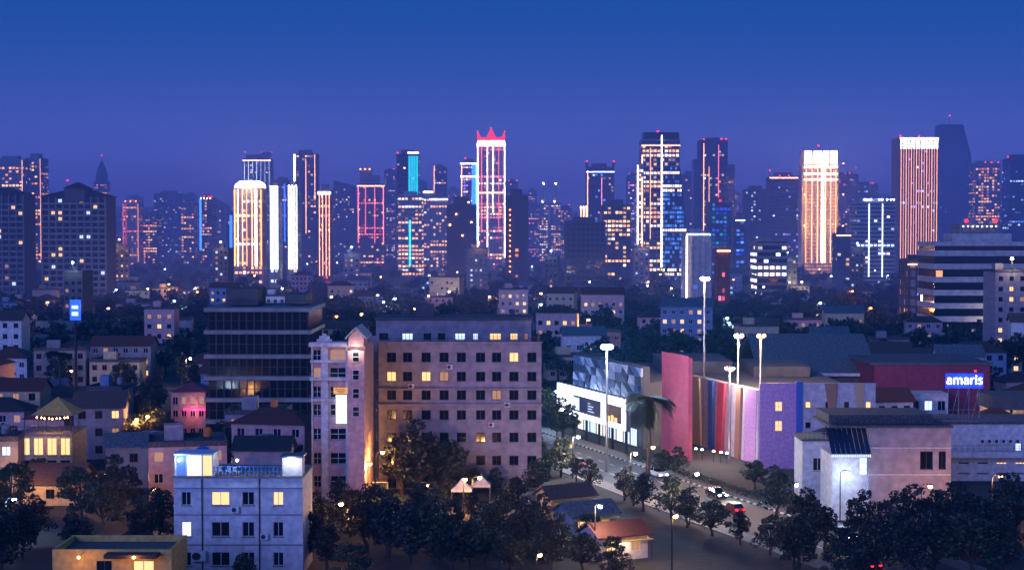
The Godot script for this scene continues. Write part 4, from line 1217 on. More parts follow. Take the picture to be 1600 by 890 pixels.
	for s in stripes:
		m = MB.new()
		m.t = ft
		var a: float = s[1] * sl
		var b: float = s[2] * sl
		var k: float = s[3]
		z = 0.62 - z + 0.02 * a / sl
		m.quad(Vector3(a + k, 0, z), Vector3(b + k, 0, z), Vector3(b, 12.9, z), Vector3(a, 12.9, z))
		m.quad(Vector3(b + k, 0, z), Vector3(b + k, 0, 0), Vector3(b, 12.9, 0), Vector3(b, 12.9, z))
		m.quad(Vector3(a + k, 0, 0), Vector3(a + k, 0, z), Vector3(a, 12.9, z), Vector3(a, 12.9, 0))
		m.quad(Vector3(a, 12.9, z), Vector3(b, 12.9, z), Vector3(b, 12.9, 0), Vector3(a, 12.9, 0))
		part("stripe", m, M[s[0]], t)
	# end front facing the street: violet panel, blue edge, white wall with slanted stripes
	var z0 := -271.6
	var xa := gx(1186, 272)
	var xb := gx(1243, 272)
	var xc := gx(1252, 272)
	var xd := gx(1367, 272)
	var ht := gy(598, 272)
	m = MB.new()
	face(t, m, Vector2(xa, z0), Vector2(xb, z0), 0, ht, [[2.7, 3.9]], [[gy(673, 272), gy(657, 272)], [gy(642, 272), gy(627, 272)]], func(_c, _r): return "win_warm", 0.5, "frame_white", 2, 2)
	part("violet_wall", m, M.mall_violet, t)
	m = MB.new()
	m.box(Vector3(xb, 0, z0 - 0.6), Vector3(xc, ht + 0.3, z0 + 0.35))
	part("blue_edge", m, M.mall_blue, t)
	m = MB.new()
	var wc := []
	for px in [1262, 1293, 1322, 1356]: wc.append([gx(px, 272) - xc - 0.45, gx(px, 272) - xc + 0.45])
	face(t, m, Vector2(xc, z0), Vector2(xd, z0), 0, ht, wc, [[gy(668, 272), gy(659, 272)], [gy(637, 272), gy(627, 272)]], func(c, r): return "win_warm" if (c == 0 or c == 3) and r == 1 else "glass_dark", 0.4, "frame_dark", 1, 1)
	part("white_wall", m, M.mall_grey, t)
	for e in [[1296, 1308, -1.0], [1340, 1350, -0.8]]:
		m = MB.new()
		var p := gx(e[0], 272)
		var q := gx(e[1], 272)
		m.quad(Vector3(p - e[2] * 0, gy(655, 272), z0 + 0.12), Vector3(q - 0.3, gy(655, 272), z0 + 0.12), Vector3(q, ht, z0 + 0.12), Vector3(p + e[2], ht, z0 + 0.12))
		m.quad(Vector3(q - 0.3, gy(655, 272), z0 + 0.12), Vector3(q - 0.3, gy(655, 272), z0), Vector3(q, ht, z0), Vector3(q, ht, z0 + 0.12))
		part("slanted_stripe", m, M.mall_brown if e[0] < 1300 else M.mall_beige, t)
	# uplights along the stripe wall's foot
	for e in [[1049, 0], [1068, 0], [1089, 1], [1101, 2], [1124, 3], [1138, 1], [1150, 1]]:
		var f: float = (e[0] - 1034.0) / 150.0
		var p := Vector2(R0.x + 1.0, R0.y + 4.0).lerp(Vector2(S1.x - 2.5, S1.y + 2.0), f)
		var u := thing("uplight", "small uplight washing the mall front below %s" % ["the red wall's left half", "the red wall's right half", "the beige stripe", "the blue stripe", "the red stripe", "the grey stripe", "the violet stripe"][[1049, 1068, 1089, 1101, 1124, 1138, 1150].find(e[0])], "lamp", Vector3(p.x, 0, p.y), -60, "uplights along the mall front")
		var b := MB.new()
		b.tube(Vector3.ZERO, Vector3(0, 1.6, 0), 0.06, 0.05)
		b.cbox(Vector3(0, 1.7, 0), Vector3(0.5, 0.22, 0.35))
		part("post", b, M.metal_dark, u)
		b = MB.new()
		b.lathe(Vector3(0, 1.82, 0), [[0.0, 0.0], [0.26, 0.0], [0.24, 0.12], [0.12, 0.2], [0.0, 0.22]], 8)
		part("bulb", b, M[["lamp_warm", "lamp_white", "lamp_cool", "lamp_warm"][e[1]]], u)
		lamp_light(u, Vector3(0, 2.3, 0), [Color(1, 0.72, 0.5), Color(1, 0.85, 0.7), Color(0.6, 0.75, 1), Color(1, 0.6, 0.35)][e[1]], 9.0, 0.25)
	# light screen: bright white border round dark picture fields
	var P := Vector2(gx(873, 322), -322)
	var Q := Vector2(gx(978, 289), -289)
	var bw := (Q - P).length()
	var s := thing("billboard", "large billboard with dazzling white frame round dark screens on the mall corner", "billboard", Vector3(P.x, 4.3, P.y))
	s.transform.basis = face_t(P, Q, 0).basis
	var hh := 5.7
	var fr := MB.new()
	for e in [[0.0, 0.0, 8.4, hh], [8.4, hh - 1.5, bw - 1.2, hh], [8.4, 0.0, bw - 1.2, 0.9], [bw - 1.2, 0.0, bw, hh], [23.6, 0.9, 25.4, hh - 1.5]]:
		fr.box(Vector3(e[0], e[1], 0), Vector3(e[2], e[3], 0.35))
	part("light_frame", fr, M.board_white, s)
	fr = MB.new()
	fr.box(Vector3(-0.2, -0.2, -0.8), Vector3(bw + 0.2, hh + 0.2, -0.01))
	part("casing", fr, M.concrete_dark, s)
	for e in [[8.4, 23.6, 0], [25.4, bw - 1.2, 1]]:
		fr = MB.new()
		fr.box(Vector3(e[0] + 0.05, 0.95, 0.0), Vector3(e[1] - 0.05, hh - 1.55, 0.12))
		var sc := part("screen", fr, glow("screen_%d" % e[2], Color(0.12, 0.17, 0.4) if e[2] == 0 else Color(0.3, 0.13, 0.16), 0.5), s)
		fr = MB.new()
		if e[2] == 0:
			fr.box(Vector3(e[0] + 0.3, 1.3, 0.125), Vector3(e[0] + 3.4, hh - 2.0, 0.15))
			part("bright_field", fr, M.win_cool, sc)
			fr = MB.new()
			for k in 4: fr.box(Vector3(e[0] + 8.0, 1.6 + 0.5 * k, 0.125), Vector3(e[0] + 8.0 + [3.2, 2.2, 2.8, 1.2][k], 1.75 + 0.5 * k, 0.15))
			part("text_lines", fr, M.win_cool, sc)
		else:
			for k in 3: fr.box(Vector3(e[0] + 1.0 + 1.7 * k, 1.1, 0.125), Vector3(e[0] + 2.2 + 1.7 * k, 1.9 + 0.3 * (k % 2), 0.15))
			part("picture_shapes", fr, M.win_warm, sc)
	fr = MB.new()
	for k in 6: fr.box(Vector3(1 + (bw - 2) * k / 5.0 - 0.2, -4.3, -0.7), Vector3(1 + (bw - 2) * k / 5.0 + 0.2, -0.2, -0.3))
	part("post", fr, M.metal_dark, s)
	var al := AreaLight3D.new()
	al.name = "light"
	al.area_size = Vector2(bw, hh)
	al.light_color = Color(0.92, 0.94, 1.0)
	al.light_energy = 70.0
	al.position = Vector3(bw / 2, hh / 2, 0.45)
	al.rotation.y = PI
	al.shadow_enabled = true
	s.add_child(al)

func right_side() -> void:
	# dark hall behind the mall
	var D := 350.0
	var t := thing("market_hall", "long dark hall with low pitched roof behind the mall's white wall", "building", Vector3.ZERO)
	var x0 := gx(1192, D)
	var x1 := gx(1364, D)
	var y := gy(583, D)
	var m := MB.new()
	m.box(Vector3(x0, 0, -D - 30), Vector3(x1, y, -D))
	part("wall", m, M.concrete_dark, t)
	m = MB.new()
	m.gable(x0, x1, -D - 30, -D, y, gy(523, D + 15) - y, 1.2, 0.3)
	part("roof", m, M.metal_roof, t)
	m = MB.new()
	m.box(Vector3(x0, y - 0.5, -D + 0.1), Vector3(x1, y + 0.1, -D + 1.4))
	part("eave_band", m, M.plaster_white, t)
	# dark red hall
	D = 335.0
	t = thing("department_store", "wide dark red store wall with white windowed annex behind the amaris sign", "building", Vector3.ZERO)
	x0 = gx(1366, D)
	x1 = gx(1547, D)
	y = gy(570, D)
	m = MB.new()
	m.box(Vector3(x0, 0, -D - 25), Vector3(x1, y, -D))
	part("red_wall", m, M.mall_darkred, t)
	for i in 7:
		for j in 2:
			m = MB.new()
			m.box(Vector3(lerpf(x0, x1, i / 7.0) + 0.05, y - 5.2 + 2.6 * j, -D + 0.003), Vector3(lerpf(x0, x1, (i + 1) / 7.0) - 0.05, y - 2.68 + 2.6 * j, -D + 0.08))
			part("cladding_panel", m, M.mall_darkred, t)
	m = MB.new()
	m.box(Vector3(x0 - 1, y, -D - 25.5), Vector3(x1 + 0.5, y + 0.5, -D + 0.5))
	part("parapet", m, M.concrete_dark, t)
	m = MB.new()
	var a := gx(1379, D - 6)
	var b := gx(1482, D - 6)
	face(t, m, Vector2(a, -D + 6), Vector2(b, -D + 6), 0, gy(616, D - 6), even(b - a, 5, 1.6), [[1.6, 3.0], [gy(641, D - 6), gy(626, D - 6)]], func(c, r): return "win_cool" if c == 3 and r == 1 else "glass_dark", 0.3, "frame_white", 2, 1)
	m.box(Vector3(a, gy(616, D - 6) + 0.003, -D), Vector3(b, gy(616, D - 6) + 0.25, -D + 6.3))
	part("annex_wall", m, M.plaster_white, t)
	# concrete house with glazed lean-to
	D = 222.0
	t = thing("concrete_house", "pale concrete house with flat roof and sloping glazed lean-to", "building", Vector3.ZERO)
	x0 = gx(1358, D)
	x1 = gx(1486, D)
	y = gy(668, D)
	m = MB.new()
	face(t, m, Vector2(x0, -D), Vector2(x1, -D), 0, y, [[7.1, 8.9], [9.7, 10.7]], [[1.0, 3.0], [gy(733, D), gy(705, D)]], func(_c, _r): return "glass_dark", 0.35, "frame_dark", 2, 1)
	m.box(Vector3(x0, 0, -D - 12), Vector3(x0 + 0.3, y, -D - 0.36))
	m.box(Vector3(x1 - 0.3, 0, -D - 12), Vector3(x1, y, -D - 0.36))
	m.box(Vector3(x0 + 0.3, 0, -D - 12), Vector3(x1 - 0.3, y, -D - 11.7))
	part("wall", m, M.plaster_grey, t)
	for e in [[gy(700, D), 0.14], [gy(742, D), 0.14]]:
		m = MB.new()
		m.box(Vector3(x0, e[0], -D + 0.003), Vector3(x1, e[0] + e[1], -D + 0.12))
		part("ledge", m, M.plaster_white, t)
	m = MB.new()
	m.box(Vector3(gx(1294, D) , y, -D - 12.2), Vector3(x1 + 0.2, y + 0.3, -D + 0.25))
	m.box(Vector3(gx(1300, D), y + 0.3, -D - 12), Vector3(x1 - 2.0, y + 1.5, -D - 2.5))
	part("flat_roof", m, M.flat_roof, t)
	railing(t, Vector3(gx(1300, D), y + 0.3, -D), Vector3(x1, y + 0.3, -D), 0.9, 1.2, "metal_dark")
	m = MB.new()
	var lx0 := gx(1296, D)
	var ly := gy(706, D)
	m.box(Vector3(lx0 + 0.5, 0, -D - 9), Vector3(x0, ly - 0.6, -D - 0.5))
	part("annex_wall", m, M.plaster_white, t)
	for i in 8:
		m = MB.new()
		var p := lerpf(lx0, x0, i / 8.0)
		var q := lerpf(lx0, x0, (i + 1) / 8.0) - 0.06
		m.quad(Vector3(p, ly, -D + 1.4), Vector3(q, ly, -D + 1.4), Vector3(q, y - 0.05, -D - 2.4), Vector3(p, y - 0.05, -D - 2.4))
		m.quad(Vector3(p, y - 0.11, -D - 2.4), Vector3(q, y - 0.11, -D - 2.4), Vector3(q, ly - 0.06, -D + 1.4), Vector3(p, ly - 0.06, -D + 1.4))
		m.quad(Vector3(p, ly - 0.06, -D + 1.4), Vector3(q, ly - 0.06, -D + 1.4), Vector3(q, ly, -D + 1.4), Vector3(p, ly, -D + 1.4))
		part("roof_pane", m, M.glass_blue, t)
	m = MB.new()
	for i in 22: m.box(Vector3(lerpf(lx0, x0, i / 22.0), ly - 0.5, -D + 1.42), Vector3(lerpf(lx0, x0, i / 22.0) + 0.14, ly - 0.15, -D + 1.5))
	part("light_row", m, M.win_cool, t)
	window_at(t, Transform3D(Basis.IDENTITY, Vector3(x0 - 1.3, gy(742, D), -D - 0.4)), 1.1, 2.4, "win_cool", "frame_white", 1, 3)
	# rooftop sign
	D = 262.0
	var sp := Vector3(gx(1482, D), gy(597.5, D), -D)
	t = thing("rooftop_sign", "glowing blue sign with white letters amaris on a steel frame", "sign", sp)
	var w := gx(1531, D) - sp.x
	m = MB.new()
	m.box(Vector3(-0.5, -0.9, -0.2), Vector3(w + 0.5, 1.5, 0.0))
	part("blue_panel", m, glow("sign_blue", Color(0.02, 0.2, 1.0), 1.5), t)
	lettering(t, "amaris", 1.42, 0.12, glow("sign_white", Color(1, 1, 1), 5.0), Transform3D(Basis.IDENTITY.scaled(Vector3(1.0, 1, 1)), Vector3(w / 2, 0.42, 0.08)), "lettering", "Droid Sans", false)
	m = MB.new()
	for k in 4:
		m.tube(Vector3(w * k / 3.0, -0.7, -0.3), Vector3(w * k / 3.0, -8.2, -0.3), 0.09, 0.09)
		if k < 3: m.tube(Vector3(w * k / 3.0, -8.0, -0.3), Vector3(w * (k + 1) / 3.0, -0.8, -0.3), 0.05, 0.05)
	m.tube(Vector3(0, -4.5, -0.3), Vector3(w, -4.5, -0.3), 0.06, 0.06)
	part("frame", m, M.metal, t)
	beacon(t, Vector3(w * 0.85, 1.9, -0.1), "lamp_red", 0.18)
	lamp_light(t, Vector3(w / 2, 0.3, 1.6), Color(0.15, 0.35, 1.0), 20.0, 1.0)
	# hotel under the sign
	t = thing("hotel_block", "pale low hotel with balcony and air conditioners under the blue sign", "building", Vector3.ZERO)
	D = 258.0
	x0 = gx(1462, D)
	x1 = gx(1640, D)
	y = gy(662, D)
	m = MB.new()
	face(t, m, Vector2(x0, -D), Vector2(x1, -D), 0, y, even(x1 - x0, 6, 1.7), [[1.2, 2.8], [gy(738, D), gy(722, D)]], func(c, r): return "win_warm" if (c == 3 and r == 1) or (c == 4 and r == 1) else "glass_dark", 0.35, "frame_dark", 3, 1)
	m.box(Vector3(x0, 0, -D - 11), Vector3(x0 + 0.3, y, -D - 0.36))
	part("wall", m, M.plaster_white, t)
	m = MB.new()
	m.box(Vector3(x0 - 0.3, y, -D - 11.2), Vector3(x1, y + 0.35, -D + 0.3))
	part("roof", m, M.flat_roof, t)
	m = MB.new()
	m.box(Vector3(x0 - 0.2, gy(712, D), -D + 0.003), Vector3(x1, gy(703, D), -D + 2.2))
	part("balcony", m, M.plaster_white, t)
	railing(t, Vector3(x0, gy(703, D), -D + 2.1), Vector3(x1, gy(703, D), -D + 2.1), 1.0, 0.9, "metal_dark")
	for k in 6: ac_unit(t, Transform3D(Basis.IDENTITY, Vector3(gx(1535 + 11 * k, D), gy(692, D) , -D + 0.3)))
	window_at(t, Transform3D(Basis.IDENTITY, Vector3(gx(1586, D), gy(716, D) + 1.0, -D + 0.06)), 1.0, 1.5, "win_cool", "frame_dark", 1, 2)
	# pavilion upper right
	D = 300.0
	t = thing("roof_pavilion", "dark roofed pavilion with lit interior at the right edge", "building", Vector3.ZERO)
	x0 = gx(1550, D)
	x1 = gx(1650, D)
	m = MB.new()
	m.box(Vector3(x0, gy(640, D), -D - 10), Vector3(x1, gy(618, D), -D + 0.5))
	part("roof", m, M.concrete_dark, t)
	m = MB.new()
	m.box(Vector3(x0, 0, -D - 10), Vector3(x1, gy(672, D), -D + 0.5))
	part("lower_floor", m, M.concrete_dark, t)
	for k in 4:
		m = MB.new()
		var xx := lerpf(x0 + 0.3, x1, k / 3.5)
		m.tube(Vector3(xx, gy(672, D), -D), Vector3(xx, gy(640, D), -D), 0.25, 0.25)
		part("column", m, M.metal_dark, t)
	m = MB.new()
	m.box(Vector3(x0 + 0.5, gy(672, D) + 0.003, -D - 9.8), Vector3(x1, gy(640, D) - 0.003, -D - 9.5))
	part("back_wall", m, M.plaster_cream, t)
	m = MB.new()
	m.cbox(Vector3(x0 + 4, gy(640, D) - 0.15, -D - 5), Vector3(5, 0.12, 0.5))
	part("ceiling_lamp", m, M.lamp_white, t)
	lamp_light(t, Vector3(x0 + 4, gy(640, D) - 0.6, -D - 5), Color(1, 0.8, 0.7), 22.0, 0.6)
	# small white house between mall and concrete house
	D = 240.0
	t = thing("white_annex", "small white flat-roofed annex with railing beside glazed lean-to", "building", Vector3.ZERO)
	x0 = gx(1254, D)
	x1 = gx(1296, D)
	y = gy(688, D)
	m = MB.new()
	face(t, m, Vector2(x0, -D), Vector2(x1, -D), 0, y, [[1.6, 3.0]], [[gy(735, D), gy(715, D)]], dark, 0.3, "frame_white", 2, 1)
	m.box(Vector3(x0, 0, -D - 7), Vector3(x1, y - 0.01, -D - 0.5))
	part("wall", m, M.plaster_white, t)
	m = MB.new()
	m.box(Vector3(x0 - 0.3, y, -D - 7.2), Vector3(x1 + 0.1, y + 0.3, -D + 0.6))
	part("roof", m, M.flat_roof, t)
	railing(t, Vector3(x0, y + 0.3, -D + 0.4), Vector3(x1, y + 0.3, -D + 0.4), 1.0, 0.6, "metal")

func plastic_chair(pos: Vector3, turn: float, label: String) -> void:
	var t := thing("plastic_chair", label, "chair", pos, turn, "white chairs on the roof terrace")
	var m := MB.new()
	m.box(Vector3(-0.25, 0.42, -0.25), Vector3(0.25, 0.47, 0.25))
	part("seat", m, M.frame_white, t)
	m = MB.new()
	for i in 4: m.box(Vector3(-0.24 + 0.13 * i, 0.47, -0.27), Vector3(-0.16 + 0.13 * i, 0.9, -0.23))
	m.box(Vector3(-0.25, 0.9, -0.28), Vector3(0.25, 0.96, -0.22))
	part("backrest", m, M.frame_white, t)
	for s in [[-1, -1], [1, -1], [1, 1], [-1, 1]]:
		m = MB.new()
		m.tube(Vector3(s[0] * 0.27, 0, s[1] * 0.27), Vector3(s[0] * 0.22, 0.42, s[1] * 0.22), 0.03, 0.03, 5)
		part("leg", m, M.frame_white, t)

func left_side() -> void:
	# white house with lit roof room
	var D := 186.0
	var t := thing("white_house", "white house with glazed lit roof room and blue railed roof terrace", "building", Vector3.ZERO)
	var x0 := gx(272, D)
	var x1 := gx(473, D)
	var y := gy(746, D)
	var m := MB.new()
	face(t, m, Vector2(x0, -D), Vector2(x1, -D), 0, y, [[0.9, 2.0], [4.4, 6.5], [8.0, 9.4], [11.6, 12.8]], [[1.2, 2.8], [gy(838, D), gy(815, D)], [gy(789, D), gy(768, D)]], func(c, r): return "win_white" if c == 0 and r == 1 else "win_warm" if c == 1 and r == 2 else "win_warm" if c == 3 and r == 2 else "glass_dark", 0.3, "frame_white", 2, 1)
	m.box(Vector3(x0, 0, -D - 9), Vector3(x0 + 0.25, y, -D - 0.31))
	m.box(Vector3(x1 - 0.25, 0, -D - 9), Vector3(x1, y, -D - 0.31))
	m.box(Vector3(x0 + 0.25, 0, -D - 9), Vector3(x1 - 0.25, y, -D - 8.75))
	part("wall", m, M.plaster_white, t)
	m = MB.new()
	m.box(Vector3(x0 - 0.15, y, -D - 9.2), Vector3(x1 + 0.15, y + 0.2, -D + 0.2))
	part("terrace_slab", m, M.pavement, t)
	m = MB.new()
	m.box(Vector3(x0, gy(763, D), -D + 0.003), Vector3(x1, gy(763, D) + 0.12, -D + 0.1))
	part("ledge", m, M.plaster_blue, t)
	ac_unit(t, Transform3D(Basis.IDENTITY.scaled(Vector3(1.9, 1.7, 1.5)), Vector3(gx(311, D), gy(875, D), -D + 0.35)))
	ac_unit(t, Transform3D(Basis.IDENTITY, Vector3(x0 + 7.2, gy(800, D), -D + 0.25)))
	ac_unit(t, Transform3D(Basis.IDENTITY, Vector3(x0 + 10.6, gy(842, D), -D + 0.25)))
	for e in [gy(805, D), gy(852, D)]:
		m = MB.new()
		m.box(Vector3(x0, e, -D + 0.003), Vector3(x1, e + 0.16, -D + 0.07))
		part("ledge", m, M.plaster_grey, t)
	for e in [x0 + 3.3, x0 + 10.0]:
		m = MB.new()
		m.tube(Vector3(e, 0, -D + 0.16), Vector3(e, y - 0.1, -D + 0.16), 0.07, 0.07, 6)
		part("drainpipe", m, M.metal_dark, t)
	var ry := y + 0.2
	railing(t, Vector3(gx(335, D), ry, -D + 0.1), Vector3(gx(440, D), ry, -D + 0.1), 1.1, 0.45, "rail_blue")
	# roof room: corner posts, glass, two doors
	var ax := gx(274, D)
	var bx := gx(334, D)
	m = MB.new()
	for e in [ax, ax + 1.3, ax + 3.1, bx - 0.16]: m.box(Vector3(e, ry, -D - 0.06), Vector3(e + 0.16, ry + 2.45, -D + 0.1))
	m.box(Vector3(ax - 0.1, ry + 2.45, -D - 3.4), Vector3(bx + 0.1, ry + 2.65, -D + 0.3))
	m.box(Vector3(ax, ry, -D - 3.3), Vector3(ax + 0.12, ry + 2.45, -D - 0.07))
	m.box(Vector3(bx - 0.12, ry, -D - 3.3), Vector3(bx, ry + 2.45, -D - 0.07))
	m.box(Vector3(ax + 0.12, ry, -D - 3.3), Vector3(bx - 0.12, ry + 2.45, -D - 3.2))
	part("roof_room", m, M.frame_white, t)
	for e in [[ax + 0.17, ax + 1.29, "pane_blue"], [ax + 1.47, ax + 3.09, "win_white"], [ax + 3.28, bx - 0.17, "win_warm"]]:
		m = MB.new()
		m.box(Vector3(e[0], ry + 0.05, -D - 0.02), Vector3(e[1], ry + 2.43, -D + 0.02))
		part("glass_door", m, M[e[2]], t)
	# bright shed on the right of the terrace
	m = MB.new()
	m.box(Vector3(gx(441, D), ry, -D - 2.6), Vector3(gx(472, D), ry + 2.2, -D - 0.3))
	part("roof_shed", m, M.plaster_white, t)
	m = MB.new()
	m.box(Vector3(gx(438, D), ry + 2.2, -D - 2.9), Vector3(gx(475, D), ry + 2.35, -D + 0.5))
	part("shed_roof", m, M.metal_roof, t)
	for e in [[gx(281, D), "lamp_cool", Color(0.6, 0.76, 1.0)], [gx(372, D), "lamp_cool", Color(0.85, 0.9, 1.0)], [gx(456, D), "lamp_white", Color(0.9, 0.94, 1.0)]]:
		m = MB.new()
		m.lathe(Vector3(e[0], ry + 1.9, -D + 0.45), [[0.0, -0.16], [0.14, -0.1], [0.16, 0.0], [0.1, 0.12], [0.0, 0.14]], 8)
		part("terrace_lamp", m, M[e[1]], t)
		lamp_light(t, Vector3(e[0], ry + 1.9, -D + 0.8), e[2], 6.0, 0.2)
	m = MB.new()
	m.tube(Vector3(gx(372, D), ry, -D + 0.1), Vector3(gx(372, D), ry + 1.85, -D + 0.4), 0.04, 0.03)
	part("lamp_post", m, M.metal_dark, t)
	for k in 3: plastic_chair(Vector3(gx(342 + 12 * k, D), ry, -D - 1.2), [20.0, -15.0, 160.0][k], ["white slatted chair on the roof terrace beside the glazed room", "middle white slatted chair on the roof terrace", "white slatted chair on the roof terrace farthest from the glazed room"][k])
	tank("blue plastic water tank behind the glazed roof room", Vector3(gx(315, 191), y + 0.2, -192.4), mat("tank_blue", Color(0.1, 0.36, 0.75), 0.4), 0.85, 1.9)
	# yellow-lit house at the bottom left
	D = 166.0
	t = thing("yellow_house", "low flat-roofed house with yellow lit parapet and porch, bottom left", "building", Vector3.ZERO)
	x0 = gx(82, D)
	x1 = gx(268, D)
	y = gy(858, D)
	m = MB.new()
	face(t, m, Vector2(x0, -D), Vector2(x1, -D), 0, y, [[4.6, 6.2], [8.4, 10.6]], [[1.0, 3.0], [4.2, 5.9]], func(c, r): return "win_warm" if c == 1 else "glass_dark", 0.3, "frame_dark", 2, 1)
	m.box(Vector3(x0, 0, -D - 8), Vector3(x0 + 0.25, y, -D - 0.31))
	m.box(Vector3(x1 - 0.25, 0, -D - 8), Vector3(x1, y, -D - 0.31))
	m.box(Vector3(x0 + 0.25, 0, -D - 8), Vector3(x1 - 0.25, y, -D - 7.7))
	part("wall", m, M.plaster_yellow, t)
	m = MB.new()
	m.box(Vector3(x0 + 0.26, y - 0.9, -D - 7.6), Vector3(x1 - 0.26, y - 0.65, -D - 0.32))
	part("roof", m, M.flat_roof, t)
	m = MB.new()
	m.box(Vector3(gx(168, D), gy(868, D), -D + 0.003), Vector3(gx(250, D), gy(862, D), -D + 1.6))
	part("porch_roof", m, M.tile_brown, t)
	for e in [gx(130, D), gx(215, D)]:
		m = MB.new()
		m.lathe(Vector3(e, y - 0.5, -D + 1.7), [[0.0, -0.15], [0.14, -0.08], [0.14, 0.08], [0.0, 0.15]], 8)
		part("wall_lamp", m, M.lamp_warm, t)
		m = MB.new()
		m.tube(Vector3(e, y - 0.35, -D), Vector3(e, y - 0.4, -D + 1.65), 0.03, 0.03)
		part("lamp_arm", m, M.metal_dark, t)
		lamp_light(t, Vector3(e, y - 0.7, -D + 2.0), Color(1.0, 0.68, 0.26), 5.0, 0.2)
	# café terrace with bulbs on wires
	D = 262.0
	t = thing("roof_cafe", "yellow lit roof cafe under a flared awning hung with bulbs", "building", Vector3.ZERO)
	x0 = gx(28, D)
	x1 = gx(112, D)
	y = gy(678, D)
	m = MB.new()
	face(t, m, Vector2(x0, -D), Vector2(x1, -D), 0, y, even(x1 - x0, 4, 1.6), [[1.2, 2.8], [gy(711, D), gy(684, D)]], func(_c, r): return "win_warm" if r == 1 else "glass_dark", 0.3, "frame_dark", 2, 1)
	m.box(Vector3(x0, 0, -D - 9), Vector3(x1, y - 0.02, -D - 0.6))
	part("wall", m, M.plaster_cream, t)
	m = MB.new()
	m.box(Vector3(x0 - 0.2, y, -D - 9.2), Vector3(x1 + 0.2, y + 0.25, -D + 0.3))
	part("terrace_slab", m, M.pavement, t)
	m = MB.new()
	var cx := gx(84, D)
	for s in [-1, 1]:
		for z in [-5.0, -0.4]: m.tube(Vector3(cx + s * 2.7, y + 0.25, -D + z), Vector3(cx + s * 2.7, gy(648, D), -D + z), 0.07, 0.07)
	part("awning_post", m, M.metal_dark, t)
	m = MB.new()
	m.hip(cx - 3.2, cx + 3.2, -D - 6, -D + 0.6, gy(648, D), gy(622, D) - gy(648, D), 0.3)
	part("awning", m, M.plaster_yellow, t)
	for k in 9:
		m = MB.new()
		var p := Vector3(cx - 2.5 + 0.63 * k, gy(651, D) - 0.25 * sin(PI * k / 8.0), -D + 0.9 - 0.4 * (k % 2))
		m.lathe(p, [[0.0, -0.13], [0.11, -0.05], [0.11, 0.05], [0.04, 0.14], [0.0, 0.2]], 8)
		part("bulb", m, M.lamp_warm, t)
	m = MB.new()
	var wire := []
	for k in 9: wire.append(Vector3(cx - 2.5 + 0.63 * k, gy(651, D) - 0.25 * sin(PI * k / 8.0) + 0.2, -D + 0.7))
	m.path(wire, 0.015, 0.015, 4)
	part("wire", m, M.metal_dark, t)
	lamp_light(t, Vector3(cx, gy(651, D) - 0.6, -D + 1.6), Color(1.0, 0.72, 0.3), 25.0, 0.5)
	railing(t, Vector3(x0, y + 0.25, -D + 0.2), Vector3(x1, y + 0.25, -D + 0.2), 1.0, 0.8, "metal_dark")
	# blue sign pylon
	D = 300.0
	t = thing("sign_pylon", "slim pylon with glowing blue sign box beside the pale palm", "sign", Vector3(gx(119, D), 0, -D))
	m = MB.new()
	m.tube(Vector3.ZERO, Vector3(0, gy(500, D), 0), 0.3, 0.22, 8)
	part("pole", m, M.metal_dark, t)
	m = MB.new()
	m.box(Vector3(-0.95, gy(500, D), -0.3), Vector3(0.95, gy(468, D), 0.3))
	part("sign_box", m, glow("sign_blue_pylon", Color(0.04, 0.3, 1.0), 1.8), t)
	m = MB.new()
	m.box(Vector3(-0.6, gy(493, D), 0.302), Vector3(0.6, gy(487, D), 0.36)); m.box(Vector3(-0.6, gy(482, D), 0.302), Vector3(0.6, gy(477, D), 0.36))
	part("bright_bars", m, M.win_cool, t)
	lamp_light(t, Vector3(0, gy(484, D), 1.3), Color(0.1, 0.4, 1.0), 14.0, 1.0)
	# pink shop
	D = 305.0
	t = thing("corner_shop", "small two-storey shop with pink roof edge and pink light strip", "building", Vector3.ZERO)
	x0 = gx(267, D)
	x1 = gx(321, D)
	y = gy(612, D)
	m = MB.new()
	face(t, m, Vector2(x0, -D), Vector2(x1, -D), 0, y, even(x1 - x0, 4, 1.0), [[1.0, 2.8], [5.0, 6.3], [gy(632, D), gy(620, D)]], func(c, r): return "win_dim" if r == 2 and c != 0 else "glass_dark", 0.3, "frame_white", 2, 1)
	m.box(Vector3(x0, 0, -D - 8), Vector3(x1, y - 0.02, -D - 0.6))
	part("wall", m, M.plaster_cream, t)
	m = MB.new()
	m.hip(x0, x1, -D - 8, -D, y, 1.6, 0.6)
	part("roof", m, mat("roof_pink", Color(0.66, 0.3, 0.36), 0.7, 0.0, "rough", 0.3), t)
	m = MB.new()
	m.box(Vector3(gx(287, D), gy(641, D), -D + 0.003), Vector3(x1, gy(637.5, D), -D + 0.5))
	part("light_strip", m, glow("strip_pink", Color(1.0, 0.2, 0.5), 2.2), t)
	lamp_light(t, Vector3(gx(304, D), gy(640, D), -D + 1.6), Color(1.0, 0.45, 0.6), 10.0, 0.5)
	# sheds
	D = 225.0
	t = thing("roof_shed", "grey shed with dark tarpaulin roof behind the blue railing", "shed", Vector3.ZERO)
	x0 = gx(366, D)
	x1 = gx(450, D)
	m = MB.new()
	m.box(Vector3(x0, 0, -D - 6), Vector3(x1, gy(702, D), -D))
	part("wall", m, M.plaster_grey, t)
	m = MB.new()
	m.gable(x0, x1, -D - 6, -D, gy(702, D), 1.5, 0.5, 0.12)
	part("tarpaulin_roof", m, M.paint_black, t)

